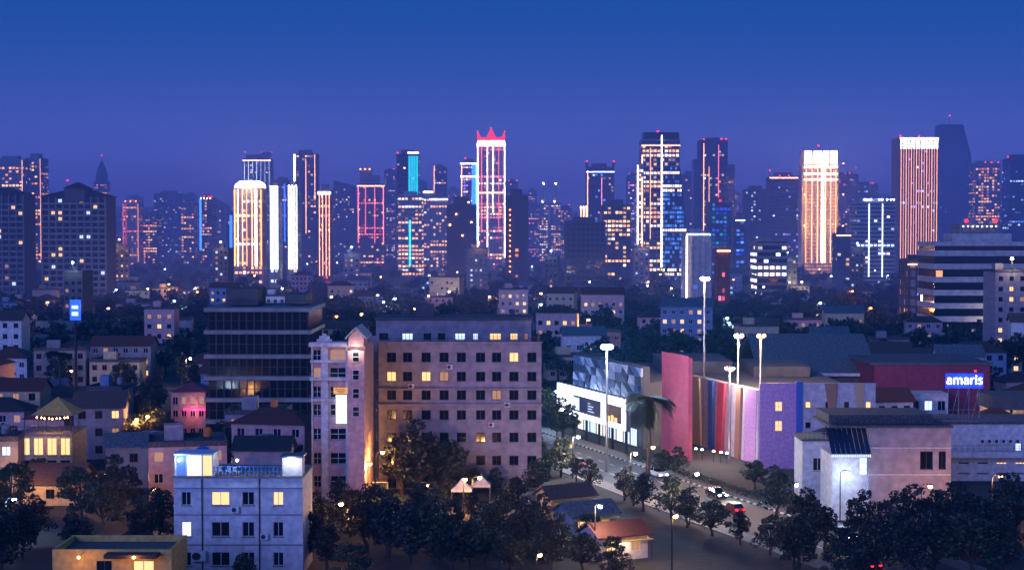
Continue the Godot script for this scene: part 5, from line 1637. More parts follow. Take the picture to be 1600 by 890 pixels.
func goal(x: float, w: float, z: float, turn: float, label: String) -> void:
	var t := thing("football_goal", label, "goal", Vector3(x, 0.02, z), turn, "goals on the small pitch")
	for s in [-1.0, 1.0]:
		var m := MB.new()
		m.tube(Vector3(s * w / 2, 0, 0), Vector3(s * w / 2, 2.1, 0), 0.07, 0.07)
		part("goal_post", m, M.paint_white, t)
		m = MB.new()
		m.path([Vector3(s * w / 2, 2.1, 0), Vector3(s * w / 2, 2.0, -0.6), Vector3(s * w / 2, 0, -1.3), Vector3(s * w / 2, 0, 0)], 0.04, 0.04)
		part("side_stay", m, M.paint_white, t)
	var m := MB.new()
	m.tube(Vector3(-w / 2 - 0.07, 2.1, 0), Vector3(w / 2 + 0.07, 2.1, 0), 0.07, 0.07)
	part("crossbar", m, M.paint_white, t)
	m = MB.new()
	for i in 9: m.path([Vector3(-w / 2 + w * i / 8, 2.05, -0.05), Vector3(-w / 2 + w * i / 8, 1.95, -0.6), Vector3(-w / 2 + w * i / 8, 0, -1.3)], 0.012, 0.012, 3)
	for i in 6: m.tube(Vector3(-w / 2, 0.35 * i, -1.3 + 0.13 * i), Vector3(w / 2, 0.35 * i, -1.3 + 0.13 * i), 0.012, 0.012, 3)
	part("net", m, M.paint_white, t, true)

# small houses: walls, roof, windows, in a handful of makes
func house(called: String, x: float, z: float, w: float, dep: float, h: float, yaw: float, wall_m: String, roof: String, roof_m: String, lit: Array) -> Node3D:
	var t := thing(called, "x", "house", Vector3(x, 0, z), yaw, "low houses of the neighbourhood")
	var m := MB.new()
	var n := maxi(2, int(w / 2.6))
	var rows := [[1.0, 2.4]] if h < 5.0 else [[1.0, 2.4], [4.1, 5.5]]
	if h > 8.5:
		rows = []
		for i in int(h / 3.1): rows.append([i * 3.1 + 1.0, i * 3.1 + 2.4])
	var k := [0]
	var pick := func(c, r):
		k[0] += 1
		return lit[absi(hash(Vector2i(c * 7 + int(x * 3), r * 13 + int(z)))) % lit.size()]
	face(t, m, Vector2(-w / 2, dep / 2), Vector2(w / 2, dep / 2), 0, h, even(w, n, 1.3), rows, pick, 0.25, ["frame_white", "frame_dark"][n % 2], 2, 1)
	m.box(Vector3(-w / 2, 0, -dep / 2), Vector3(w / 2, h - 0.01, dep / 2 - 0.35))
	if roof == "gable":
		for s in [-1.0, 1.0]:
			var xx: float = s * (w / 2 - 0.1)
			m.tri(Vector3(xx, h, s * dep / 2), Vector3(xx, h, -s * dep / 2), Vector3(xx, h + dep * 0.26, 0))
	part("wall", m, M[wall_m], t)
	m = MB.new()
	if roof == "gable": m.gable(-w / 2, w / 2, -dep / 2, dep / 2, h, dep * 0.27, 0.5, 0.14)
	elif roof == "hip": m.hip(-w / 2, w / 2, -dep / 2, dep / 2, h, minf(w, dep) * 0.3, 0.6)
	else:
		m.box(Vector3(-w / 2 - 0.1, h, -dep / 2 - 0.1), Vector3(w / 2 + 0.1, h + 0.25, dep / 2 + 0.1))
		for e in [[-w / 2 - 0.1, -w / 2 + 0.1, -dep / 2 + 0.1, dep / 2 - 0.1], [w / 2 - 0.1, w / 2 + 0.1, -dep / 2 + 0.1, dep / 2 - 0.1], [-w / 2 - 0.1, w / 2 + 0.1, -dep / 2 - 0.1, -dep / 2 + 0.1], [-w / 2 - 0.1, w / 2 + 0.1, dep / 2 - 0.1, dep / 2 + 0.1]]:
			m.box(Vector3(e[0], h + 0.253, e[2]), Vector3(e[1], h + 0.8, e[3]))
	part("roof", m, M[roof_m], t)
	if roof == "flat" and w > 7.0:
		m = MB.new()
		m.box(Vector3(-w * 0.3, h + 0.26, -dep * 0.35), Vector3(-w * 0.05, h + 2.5, -dep * 0.05))
		part("stair_hut", m, M[wall_m], t)
	return t

const WALLS := [["plaster_white", "white"], ["plaster_cream", "cream"], ["plaster_grey", "grey"], ["plaster_blue", "bluish"], ["plaster_pink", "pink"], ["concrete", "bare concrete"]]
const ROOFS := [["gable", "tile_roof", "red tiled"], ["gable", "metal_roof", "metal roofed"], ["hip", "tile_brown", "brown hipped"], ["flat", "flat_roof", "flat-roofed"], ["gable", "metal_rust", "rusty roofed"], ["flat", "flat_roof", "flat-roofed"], ["hip", "tile_roof", "red hipped"]]

# plots that are already taken: centre x, centre z, half sizes
var plots := []
func free_plot(x: float, z: float, r: float) -> bool:
	for p in plots:
		if absf(x - p[0]) < p[2] + r and absf(z - p[1]) < p[3] + r: return false
	for i in AVENUE.size() - 1:
		var c := Geometry2D.get_closest_point_to_segment(Vector2(x, z), AVENUE[i], AVENUE[i + 1])
		if c.distance_to(Vector2(x, z)) < 11.0 + r: return false
	return true

const AVENUE := [Vector2(-34, -430), Vector2(-20, -375), Vector2(-6, -328), Vector2(10.5, -280), Vector2(23, -244), Vector2(31, -222), Vector2(41, -196), Vector2(52, -168), Vector2(64, -140)]

func fill_houses() -> void:
	plots = [[-9, -258, 16, 12], [-26, -242, 7, 10], [-45, -301, 14, 14], [35, -308, 29, 40], [46, -300, 22, 34], [53, -228, 10, 9], [75, -264, 18, 10], [-33, -190, 11, 6], [-42, -170, 9, 7], [-76, -266, 8, 7], [-62, -309, 6, 7], [-35, -228, 7, 6], [80, -305, 14, 9], [-81, -300, 3, 3], [46, -244, 5, 6], [58, -368, 18, 22], [78, -348, 18, 18], [-14, -240, 10, 7], [2, -205, 9, 9], [16, -215, 16, 28], [8, -235, 12, 12], [62, -205, 26, 14], [70, -235, 12, 8], [-12, -215, 14, 18], [-60, -215, 12, 14]]
	var r := RandomNumberGenerator.new()
	r.seed = 424
	var made := 0
	var tries := 0
	# near belt, then ever farther ones
	while made < 165 and tries < 9000:
		tries += 1
		var z: float
		if made < 26: z = -r.randf_range(205, 345)
		elif made < 95: z = -r.randf_range(345, 620)
		else: z = -r.randf_range(620, 1150)
		var half := -z * 0.335
		var x := r.randf_range(-half, half)
		var w := r.randf_range(7, 14)
		var dep := r.randf_range(6.5, 10)
		var far := z < -345
		if far: w *= 1.25
		if not free_plot(x, z, maxf(w, dep) * 0.52): continue
		var px := 800 + x / -z * F
		if far and absf(x) < 6 and z > -420: continue
		var wl: Array = WALLS[r.randi() % WALLS.size()]
		var rf: Array = ROOFS[r.randi() % ROOFS.size()]
		var h: float = [3.4, 6.2, 6.6, 9.3][r.randi() % 4]
		if far and r.randf() < 0.25: h = r.randf_range(11, 17)
		var lits := [["glass_dark", "win_dim", "win_dim", "glass_dark", "glass_dark", "win_warm", "glass_dark"], ["glass_dark", "win_warm", "glass_dark", "glass_dark", "win_dim"], ["glass_dark", "glass_dark", "glass_dark", "glass_dark", "glass_dark", "glass_dark", "win_cool", "glass_dark", "glass_dark"], ["glass_dark"]]
		var t := house("low_house", x, z, w, dep, h, r.randf_range(-14, 14), wl[0], rf[0], rf[1], lits[r.randi() % 4])
		plots.append([x, z, w * 0.5, dep * 0.5])
		var place: String = column_of(px).replace("near ", "below ").replace("behind ", "below ") if far else near_place(px)
		queue_label(t, "%s %s house %s" % [wl[1], rf[2], place])
		if rf[0] == "flat" and z > -420:
			tank("x", Vector3(x + w * 0.25, h + 0.26, z - 1.0), M[["tank_orange", "tank_grey", "tank_steel"][made % 3]], 0.6, 1.2)
			var last: Node3D = get_child(get_child_count() - 1)
			last.set_meta("group", "roof water tanks")
			queue_label(last, "%s water tank on a flat roof %s" % [["orange", "grey", "steel"][made % 3], place])
		made += 1

const NEARS := [[-400, "near the yellow lit roof cafe"], [130, "near the yellow lit house"], [265, "near the white terrace house"], [480, "near the pink classical building"], [600, "near the grey apartment block"], [850, "near the avenue kerb"], [1000, "near the mall forecourt"], [1190, "near the glazed lean-to"], [1360, "near the concrete house"], [1480, "near the pale hotel"]]
func near_place(px: float) -> String:
	var s := ""
	for c in NEARS:
		if px >= c[0]: s = c[1]
	return s

func build_near() -> void:
	mat("tank_orange", Color(0.8, 0.42, 0.14), 0.5)
	mat("tank_grey", Color(0.45, 0.46, 0.48), 0.5)
	mat("tank_steel", Color(0.6, 0.62, 0.64), 0.3, 0.9)
	mat("rail_blue", Color(0.2, 0.42, 0.75), 0.5)
	glow("pane_blue", Color(0.3, 0.5, 0.95), 0.8)
	hip_block(-62, 38, 304, 900.0, "dark hip-roofed apartment block cut by the left picture edge", false)
	hip_block(67, 166, 307, 880.0, "dark apartment block with balconies, hipped roof and raised central gable", true)
	apartment_block()
	pink_building()
	dark_office()
	mall()
	right_side()
	left_side()
	goal(gx(592, 243), 2.6, -243.0, 0.0, "small white football goal nearer the pink building")
	goal(gx(668, 243), 4.2, -243.0, 0.0, "wider white football goal before the grey apartment block")
	fill_houses()
	# kiosks with lit fronts beside the avenue
	for e in [[905, 226, "plaster_cream", "metal_rust", "rusty roofed kiosk with lit front, farthest of three beside the avenue"], [938, 212, "plaster_blue", "metal_roof", "metal roofed kiosk with lit front, middle of three beside the avenue"], [985, 197, "plaster_white", "tile_roof", "red tiled kiosk with lit front, nearest of three beside the avenue"]]:
		var k := house("kiosk", gx(e[0], e[1]) - 2.0, -e[1], 7.0, 4.5, 3.2, 28.0, e[2], "gable", e[3], ["win_warm", "win_white", "win_warm", "win_dim"])
		k.set_meta("label", e[4])
		k.set_meta("category", "kiosk")
		k.set_meta("group", "kiosks beside the avenue")
		plots.append([k.position.x, k.position.z, 3.5, 3.0])
		var aw := MB.new()
		aw.box(Vector3(-3.3, 2.55, 2.26), Vector3(3.3, 2.65, 3.9))
		part("awning", aw, M.plaster_yellow, k)
		aw = MB.new()
		for s in [-3.1, 3.1]: aw.tube(Vector3(s, 0, 3.8), Vector3(s, 2.55, 3.8), 0.04, 0.04, 5)
		part("awning_post", aw, M.metal_dark, k)
		aw = MB.new()
		aw.cbox(Vector3(0, 2.45, 3.0), Vector3(1.2, 0.07, 0.1))
		part("tube_lamp", aw, M.lamp_white, k)
		lamp_light(k, Vector3(0, 2.25, 3.2), Color(1.0, 0.86, 0.7), 5.0, 0.4)
	# pointed white tents
	for e in [[716, 196, 2.4, "small pointed white tent beside the lit bushes"], [722, 236, 3.0, "low pale tent before the grey apartment block"], [752, 240, 2.6, "pointed pale tent under the block's right half"]]:
		var t := thing("tent", e[3], "tent", Vector3(gx(e[0], e[1]), 0, -e[1]))
		var m := MB.new()
		var s: float = e[2]
		for a in [[-1, -1], [1, -1], [1, 1], [-1, 1]]: m.tube(Vector3(a[0] * s / 2, 0, a[1] * s / 2), Vector3(a[0] * s / 2, 2.3, a[1] * s / 2), 0.05, 0.05)
		part("post", m, M.metal, t)
		m = MB.new()
		m.lathe(Vector3.ZERO, [[s * 0.75, 2.0], [s * 0.75, 2.35], [s * 0.4, 2.8], [s * 0.12, 3.5], [0.0, 3.9]], 4)
		m.t = Transform3D.IDENTITY
		part("canopy", m, M.plaster_white, t).rotation.y = PI / 4

# ---------------------------------------------------------------- green
func leaf_clump(m: MB, c: Vector3, rad: Vector3, n: int, s: float, r: RandomNumberGenerator) -> void:
	for i in n:
		var d := Vector3(r.randfn(), r.randfn(), r.randfn()).normalized()
		var p := c + d * rad * pow(r.randf_range(0.25, 1.0), 0.45)
		var u := Vector3(r.randfn(), r.randfn() * 0.5, r.randfn()).normalized() * s * r.randf_range(0.6, 1.2)
		var v := (u.cross(d + Vector3(r.randfn(), r.randfn(), r.randfn()) * 0.7)).normalized() * s * r.randf_range(0.3, 0.7)
		var tip := p + u + Vector3(0, -0.25 * s, 0)
		m.quad(p - u, p - v, tip, p + v)

# a broad-leaved tree about 8 m tall: bent trunk, limbs, leaf clumps spread round the limb ends
func tree_meshes(seed_no: int, spread: float, clumps: int, leaves: int, s: float) -> Array:
	var r := RandomNumberGenerator.new()
	r.seed = seed_no
	var tr := MB.new()
	var cr := MB.new()
	var fork := Vector3(r.randf_range(-0.3, 0.3), r.randf_range(1.5, 2.1), r.randf_range(-0.3, 0.3))
	tr.path([Vector3.ZERO, Vector3(0.1, 1.0, 0), fork], 0.3, 0.2, 7)
	for i in clumps:
		var a := TAU * i * 0.618 + r.randf_range(-0.4, 0.4)
		var f := float(i) / clumps
		var rad := spread * sqrt(1.0 - pow(f, 1.6)) * r.randf_range(0.55, 1.0)
		var e := Vector3(cos(a) * rad, lerpf(2.3, 7.4, f) + r.randf_range(-0.5, 0.5), sin(a) * rad)
		tr.path([fork, fork.lerp(e, 0.5) + Vector3(0, 0.4, 0), e], 0.13, 0.03, 5)
		leaf_clump(cr, e, Vector3(1, 0.72, 1) * r.randf_range(0.6, 1.5), leaves, s, r)
	return [tr.mesh(), cr.mesh()]

var trees := []
func tree_at(x: float, z: float, size: float, kind: int, place: String, called := "tree") -> void:
	for e in [[905, 226], [938, 212], [985, 197]]:      # not on the kiosks
		if Vector2(x, z).distance_to(Vector2(gx(e[0], e[1]) - 2.0, -e[1])) < 6.5: return
	if trees.is_empty():
		for e in [[101, 2.6, 17, 95, 0.3], [202, 3.2, 19, 95, 0.32], [303, 2.0, 14, 105, 0.28], [404, 2.9, 15, 85, 0.34]]: trees.append(tree_meshes(e[0], e[1], e[2], e[3], e[4]))
	var t := thing(called, "x", "tree", Vector3(x, 0, z), rng.randf() * 360.0, "broad-leaved trees between the buildings")
	part("trunk", trees[kind][0], M.bark, t)
	part("crown", trees[kind][1], M[["leaf_dark", "leaf_mid", "leaf_dark", "leaf_pale"][kind]], t)
	t.scale = Vector3(size * rng.randf_range(0.9, 1.15), size, size * rng.randf_range(0.9, 1.15))
	queue_label(t, "%s tree %s" % [["round dark", "broad green", "narrow dark", "loose pale green"][kind], place])

var fronds := []
func palm(pos: Vector3, h: float, n: int, length: float, droop: float, label: String, skirt := false) -> void:
	var t := thing("palm_tree", label, "palm tree", pos)
	var m := MB.new()
	var pts := []
	for i in 7: pts.append(Vector3(0.25 * sin(i * 0.5), h * i / 6.0, 0.1 * i * 0.3))
	m.path(pts, 0.3, 0.19, 8)
	part("trunk", m, M.palm_bark, t)
	var top: Vector3 = pts[6]
	var r := RandomNumberGenerator.new()
	r.seed = int(h * 100)
	for v in 3:
		m = MB.new()
		var spine := []
		for i in 9:
			var f := i / 8.0
			spine.append(Vector3(length * (f - 0.12 * droop * f * f), length * (0.34 * f - (0.55 + 0.4 * droop + 0.08 * v) * f * f), 0.12 * sin(f * 3.0 + v)))
		m.path(spine, 0.05, 0.012, 4)
		for i in range(1, 9):
			for k in 3:
				var p: Vector3 = spine[i - 1].lerp(spine[i], k / 3.0)
				var w := length * 0.3 * sin(PI * clampf((i + k / 3.0) / 9.3, 0.08, 0.97))
				for s in [-1.0, 1.0]:
					var tip := p + Vector3(w * 0.45, -w * 0.42, s * w * 0.85)
					m.quad(p, p + Vector3(0.17, 0.0, s * 0.03), tip + Vector3(0.08, 0, 0), tip)
		fronds.append(m.mesh())
	var f0 := fronds.size() - 3
	for i in n:
		var o := part("frond", fronds[f0 + i % 3], M.leaf_palm, t)
		var tilt := r.randf_range(-0.35, 0.5) if not skirt or i < n * 0.6 else r.randf_range(-1.35, -0.8)
		o.transform = Transform3D(Basis(Vector3.UP, TAU * i * 0.618) * Basis(Vector3(0, 0, 1), tilt), top)

func bush_at(x: float, z: float, s: float, label: String, m: String) -> void:
	var r := RandomNumberGenerator.new()
	r.seed = int(absf(x) * 31 + absf(z) * 7)
	var t := thing("bush", label, "bush", Vector3(x, 0, z))
	var b := MB.new()
	for i in 7: leaf_clump(b, Vector3(r.randf_range(-1, 1) * s, s * r.randf_range(0.5, 1.2), r.randf_range(-0.7, 0.7) * s), Vector3.ONE * s * 0.65, 130, 0.2, r)
	part("foliage", b, M[m], t)
	b = MB.new()
	for i in 4: b.tube(Vector3(r.randf_range(-0.3, 0.3) * s, 0, 0), Vector3(r.randf_range(-0.8, 0.8) * s, s, r.randf_range(-0.4, 0.4) * s), 0.05, 0.02, 5)
	part("stems", b, M.bark, t)

func build_green() -> void:
	palm(Vector3(gx(92, 345), 0, -345), gy(552, 345), 22, 3.2, 0.5, "pale palm standing beside the blue sign pylon")
	palm(Vector3(gx(1013, 262), 0, -262), gy(622, 262), 44, 4.6, 1.0, "tall dark shaggy palm between the billboard and the red wall", true)
	palm(Vector3(gx(1442, 236), 0, -236), 7.0, 15, 2.8, 0.6, "short palm beside the concrete house")
	var r := RandomNumberGenerator.new()
	r.seed = 99
	# those the photograph shows: column, distance, size, make
	var spots := [[230, 292, 1.25, 0], [212, 285, 0.95, 1], [250, 280, 0.9, 0], [345, 268, 1.05, 0], [378, 262, 1.15, 0], [412, 266, 1.0, 2], [446, 262, 1.1, 0], [470, 270, 0.95, 2], [628, 244, 1.2, 0], [655, 240, 1.45, 0], [690, 242, 1.15, 1], [572, 200, 0.95, 0], [606, 196, 1.05, 2], [640, 193, 0.9, 0], [676, 192, 1.0, 1], [548, 210, 0.8, 3], [805, 200, 0.62, 3], [770, 205, 0.7, 1], [845, 197, 0.6, 3], [125, 222, 1.0, 1], [160, 215, 0.9, 1], [185, 222, 1.1, 0], [18, 226, 1.0, 1], [60, 240, 0.8, 3], [1395, 200, 0.95, 0], [1430, 196, 1.1, 0], [1470, 204, 1.0, 2], [1505, 196, 1.15, 0], [1545, 200, 0.9, 1], [1585, 206, 1.1, 0], [1258, 205, 0.9, 0], [1290, 200, 0.8, 2], [1345, 206, 0.85, 0], [700, 236, 0.5, 3], [738, 244, 0.55, 1], [772, 246, 0.5, 3], [1035, 262, 0.6, 1], [1060, 268, 0.55, 3], [500, 205, 0.85, 0], [530, 222, 0.8, 2], [250, 205, 1.0, 2], [222, 200, 0.85, 0], [880, 310, 1.0, 0], [860, 330, 1.1, 1], [900, 380, 1.3, 0], [1180, 250, 0.6, 1], [1215, 225, 0.9, 0], [1240, 190, 0.8, 1], [480, 192, 0.9, 0], [510, 188, 0.8, 2], [705, 188, 0.75, 0], [735, 190, 0.8, 1], [760, 192, 0.7, 0], [870, 196, 0.7, 0], [900, 200, 0.6, 1], [1370, 186, 0.9, 0], [1420, 182, 1.0, 2], [1460, 186, 0.95, 0], [1520, 184, 1.0, 1], [1570, 186, 0.9, 0], [35, 196, 0.9, 0], [-5, 192, 0.9, 2], [55, 205, 0.8, 0], [660, 205, 0.95, 0], [590, 214, 0.85, 1], [1325, 190, 0.7, 0]]
	for s in spots: tree_at(gx(s[0], s[1]), -s[1], s[2], s[3], near_place(s[0]))
	var n := 0
	while n < 70:
		var z := -r.randf_range(165, 430)
		var x := r.randf_range(-0.34, 0.34) * -z
		if not free_plot(x, z, 1.6): continue
		if z > -215 and absf(x - 20) < 26: continue
		tree_at(x, z, r.randf_range(0.6, 1.2), r.randi() % 4, near_place(800 + x / -z * F) if z > -345 else column_of(800 + x / -z * F).replace("near ", "below ").replace("behind ", "below "))
		plots.append([x, z, 1.0, 1.0])
		n += 1
	# a loose row along the avenue's house side
	var row := offset_line(8.2)
	var rk := 0
	for i in range(2, 7):
		for f in [0.1, 0.32, 0.55, 0.8]:
			var p: Vector2 = row[i].lerp(row[i + 1], f)
			tree_at(p.x + r.randf_range(-1, 1), p.y, r.randf_range(0.45, 0.8), rk % 4, "in the row along the avenue", "street_tree")
			rk += 1
	for e in [[870, 245], [900, 232], [840, 228], [930, 215], [960, 205], [905, 262], [985, 196], [862, 275], [880, 218], [705, 200], [745, 206], [790, 212], [860, 205], [835, 188], [900, 190], [950, 188], [1000, 184], [690, 214], [820, 222], [770, 222]]: tree_at(gx(e[0], e[1]) - 3.0, -e[1], r.randf_range(0.5, 0.85), r.randi() % 4, "between the grey block and the avenue")
	bush_at(gx(815, 196), -196, 1.6, "rounded bush lit yellow by a low lamp, bottom centre", "leaf_pale")
	bush_at(gx(790, 199), -199, 1.3, "smaller bush at the left of the yellow lit bush", "leaf_pale")
	bush_at(gx(845, 193), -193, 1.2, "smaller bush at the right of the yellow lit bush", "leaf_mid")
	# far wood: one mass of crowns between the roofs
	var cm := MB.new()
	var rr := RandomNumberGenerator.new()
	rr.seed = 5150
	for i in 9: leaf_clump(cm, Vector3(rr.randf_range(-2.4, 2.4), rr.randf_range(3.0, 7.0), rr.randf_range(-2.4, 2.4)), Vector3(1.6, 1.2, 1.6), 26, 0.75, rr)
	cm.tube(Vector3.ZERO, Vector3(0, 4, 0), 0.3, 0.2, 5)
	var mm := MultiMesh.new()
	mm.transform_format = MultiMesh.TRANSFORM_3D
	mm.mesh = cm.mesh()
	var ts := []
	while ts.size() < 2600:
		var z := -rr.randf_range(430, 2400)
		if rr.randf() < 0.35: z = -rr.randf_range(430, 900)
		var x := rr.randf_range(-0.35, 0.35) * -z
		if not free_plot(x, z, 2.0): continue
		var k := rr.randf_range(0.8, 1.6)
		ts.append(Transform3D(Basis(Vector3.UP, rr.randf() * TAU).scaled(Vector3(k, k * rr.randf_range(0.8, 1.25), k)), Vector3(x, 0, z)))
	mm.instance_count = ts.size()
	for i in ts.size(): mm.set_instance_transform(i, ts[i])
	var w := MultiMeshInstance3D.new()
	w.name = "far_woodland"
	w.multimesh = mm
	w.material_override = M.leaf_dark
	w.set_meta("kind", "stuff")
	w.set_meta("label", "dark mass of tree crowns between the distant roofs")
	w.set_meta("category", "woodland")
	add_child(w)
	# clipped hedge along the avenue kerb
	var a := offset_line(-11.0)
	var h := thing("hedge", "clipped hedge following the painted kerb before the mall", "hedge", Vector3.ZERO)
	var hb := MB.new()
	for i in range(3, 5):
		var p0: Vector2 = a[i]
		var p1: Vector2 = a[i + 1]
		var steps := int(p0.distance_to(p1) / 0.9)
		for k in steps:
			var p := p0.lerp(p1, float(k) / steps)
			leaf_clump(hb, Vector3(p.x, 0.75, p.y), Vector3(0.8, 0.65, 0.8), 60, 0.16, rr)
	part("foliage", hb, M.leaf_mid, h)
	# kerb of black and white painted stones
	var kerb := thing("kerb", "kerb of alternating black and white painted stones along the avenue", "kerb", Vector3.ZERO)
	kerb.set_meta("kind", "structure")
	var e := offset_line(-9.15)
	var stone := MB.new()
	stone.box(Vector3(-0.48, 0, -0.14), Vector3(0.48, 0.2, 0.14))
	var sm := stone.mesh()
	var c := 0
	for i in range(2, 6):
		var p0: Vector2 = e[i]
		var p1: Vector2 = e[i + 1]
		var steps := int(p0.distance_to(p1))
		for k in steps:
			var p := p0.lerp(p1, (k + 0.5) / steps)
			var o := part("kerb_stone", sm, M.paint_white if c % 2 == 0 else M.paint_black, kerb)
			o.transform = Transform3D(face_t(p0, p1).basis, Vector3(p.x, 0.005, p.y))
			c += 1
	# lane dashes
	var dash := MB.new()
	for off in [-5.1, -1.0]:
		var l := offset_line(off)
		for i in l.size() - 1:
			var d: float = l[i].distance_to(l[i + 1])
			for k in int(d / 5.0):
				dash.t = face_t(l[i], l[i + 1])
				dash.quad(Vector3(k * 5.0, 0.012, 0.08), Vector3(k * 5.0 + 2.2, 0.012, 0.08), Vector3(k * 5.0 + 2.2, 0.012, -0.08), Vector3(k * 5.0, 0.012, -0.08))
	structure("lane_marking", dash, M.paint_white)
	# small artificial pitch
	var g := MB.new()
	g.quad(Vector3(-24, 0.006, -236.5), Vector3(-4, 0.006, -236.5), Vector3(-4, 0.006, -245.5), Vector3(-24, 0.006, -245.5))
	structure("football_pitch", g, mat("turf", Color(0.2, 0.28, 0.18), 0.9, 0.0, "fine", 0.5))

# ---------------------------------------------------------------- lamps
const HUES := {"warm": ["lamp_warm", Color(1.0, 0.7, 0.4), "warm"], "white": ["lamp_white", Color(1.0, 0.9, 0.8), "white"], "cool": ["lamp_cool", Color(0.75, 0.86, 1.0), "cold white"], "orange": ["lamp_orange", Color(1.0, 0.52, 0.2), "orange"], "red": ["lamp_red", Color(1.0, 0.1, 0.1), "red"], "blue": ["lamp_blue", Color(0.2, 0.45, 1.0), "blue"]}
func street_lamp(pos: Vector3, h: float, hue: String, energy: float, place: String, r := 0.26, called := "street_lamp") -> Node3D:
	var t := thing(called, "x", "street lamp", pos, rng.randf_range(-80, 80), "street lamps among the houses")
	var m := MB.new()
	m.path([Vector3.ZERO, Vector3(0, h * 0.85, 0), Vector3(0.05, h - 0.1, 0.0), Vector3(0.5, h + 0.25, 0), Vector3(1.0, h + 0.28, 0)], 0.1, 0.05, 6)
	part("pole", m, M.metal_dark, t)
	m = MB.new()
	m.box(Vector3(0.75, h + 0.12, -0.16), Vector3(1.5, h + 0.3, 0.16))
	part("lamp_head", m, M.metal_dark, t)
	m = MB.new()
	m.lathe(Vector3(1.15, h - 0.02, 0), [[0.0, -r * 0.9], [r * 0.75, -r * 0.6], [r, -0.02], [r * 0.9, 0.12], [0.0, 0.13]], 9)
	part("bulb", m, M[HUES[hue][0]], t)
	lamp_light(t, Vector3(1.15, h - r - 0.25, 0), HUES[hue][1], energy, 0.3)
	queue_label(t, "%s street lamp on a curved pole %s" % [HUES[hue][2], place])
	return t

func lamp_px(px: float, py: float, h: float, hue: String, energy: float, r := 0.26) -> void:
	var d := F * (EYE - h) / (py - HZ)
	street_lamp(Vector3(gx(px, d), 0, -d), h, hue, energy, near_place(px) if d < 345 else column_of(px).replace("near ", "below ").replace("behind ", "below "), r)

func flood_mast(px: float, py: float, d: float, label: String, hue: String, energy: float, heads: int, size: float) -> void:
	var h := gy(py, d)
	var t := thing("floodlight_mast", label, "light mast", Vector3(gx(px, d), 0, -d))
	var m := MB.new()
	m.tube(Vector3.ZERO, Vector3(0, h, 0), 0.28, 0.14, 8)
	part("pole", m, M.metal, t)
	m = MB.new()
	m.lathe(Vector3(0, h - 0.9, 0), [[0.6, 0.0], [0.75, 0.1], [0.6, 0.2]], 10)
	for i in 3: m.tube(Vector3(0, h - 0.8, 0), Vector3(cos(i * 2.1) * 0.7, h - 0.8, sin(i * 2.1) * 0.7), 0.04, 0.04, 5)
	part("ring", m, M.metal_dark, t)
	for i in heads:
		m = MB.new()
		var a := TAU * i / heads + 0.3
		m.lathe(Vector3(cos(a) * 0.62, h - 0.35, sin(a) * 0.62), [[0.0, -size], [size * 0.8, -size * 0.6], [size, 0.0], [size * 0.6, size * 0.6], [0.0, size * 0.8]], 8)
		part("floodlight", m, M[HUES[hue][0]], t)
	lamp_light(t, Vector3(0, h - 1.6, 1.2), HUES[hue][1], energy, 0.4)

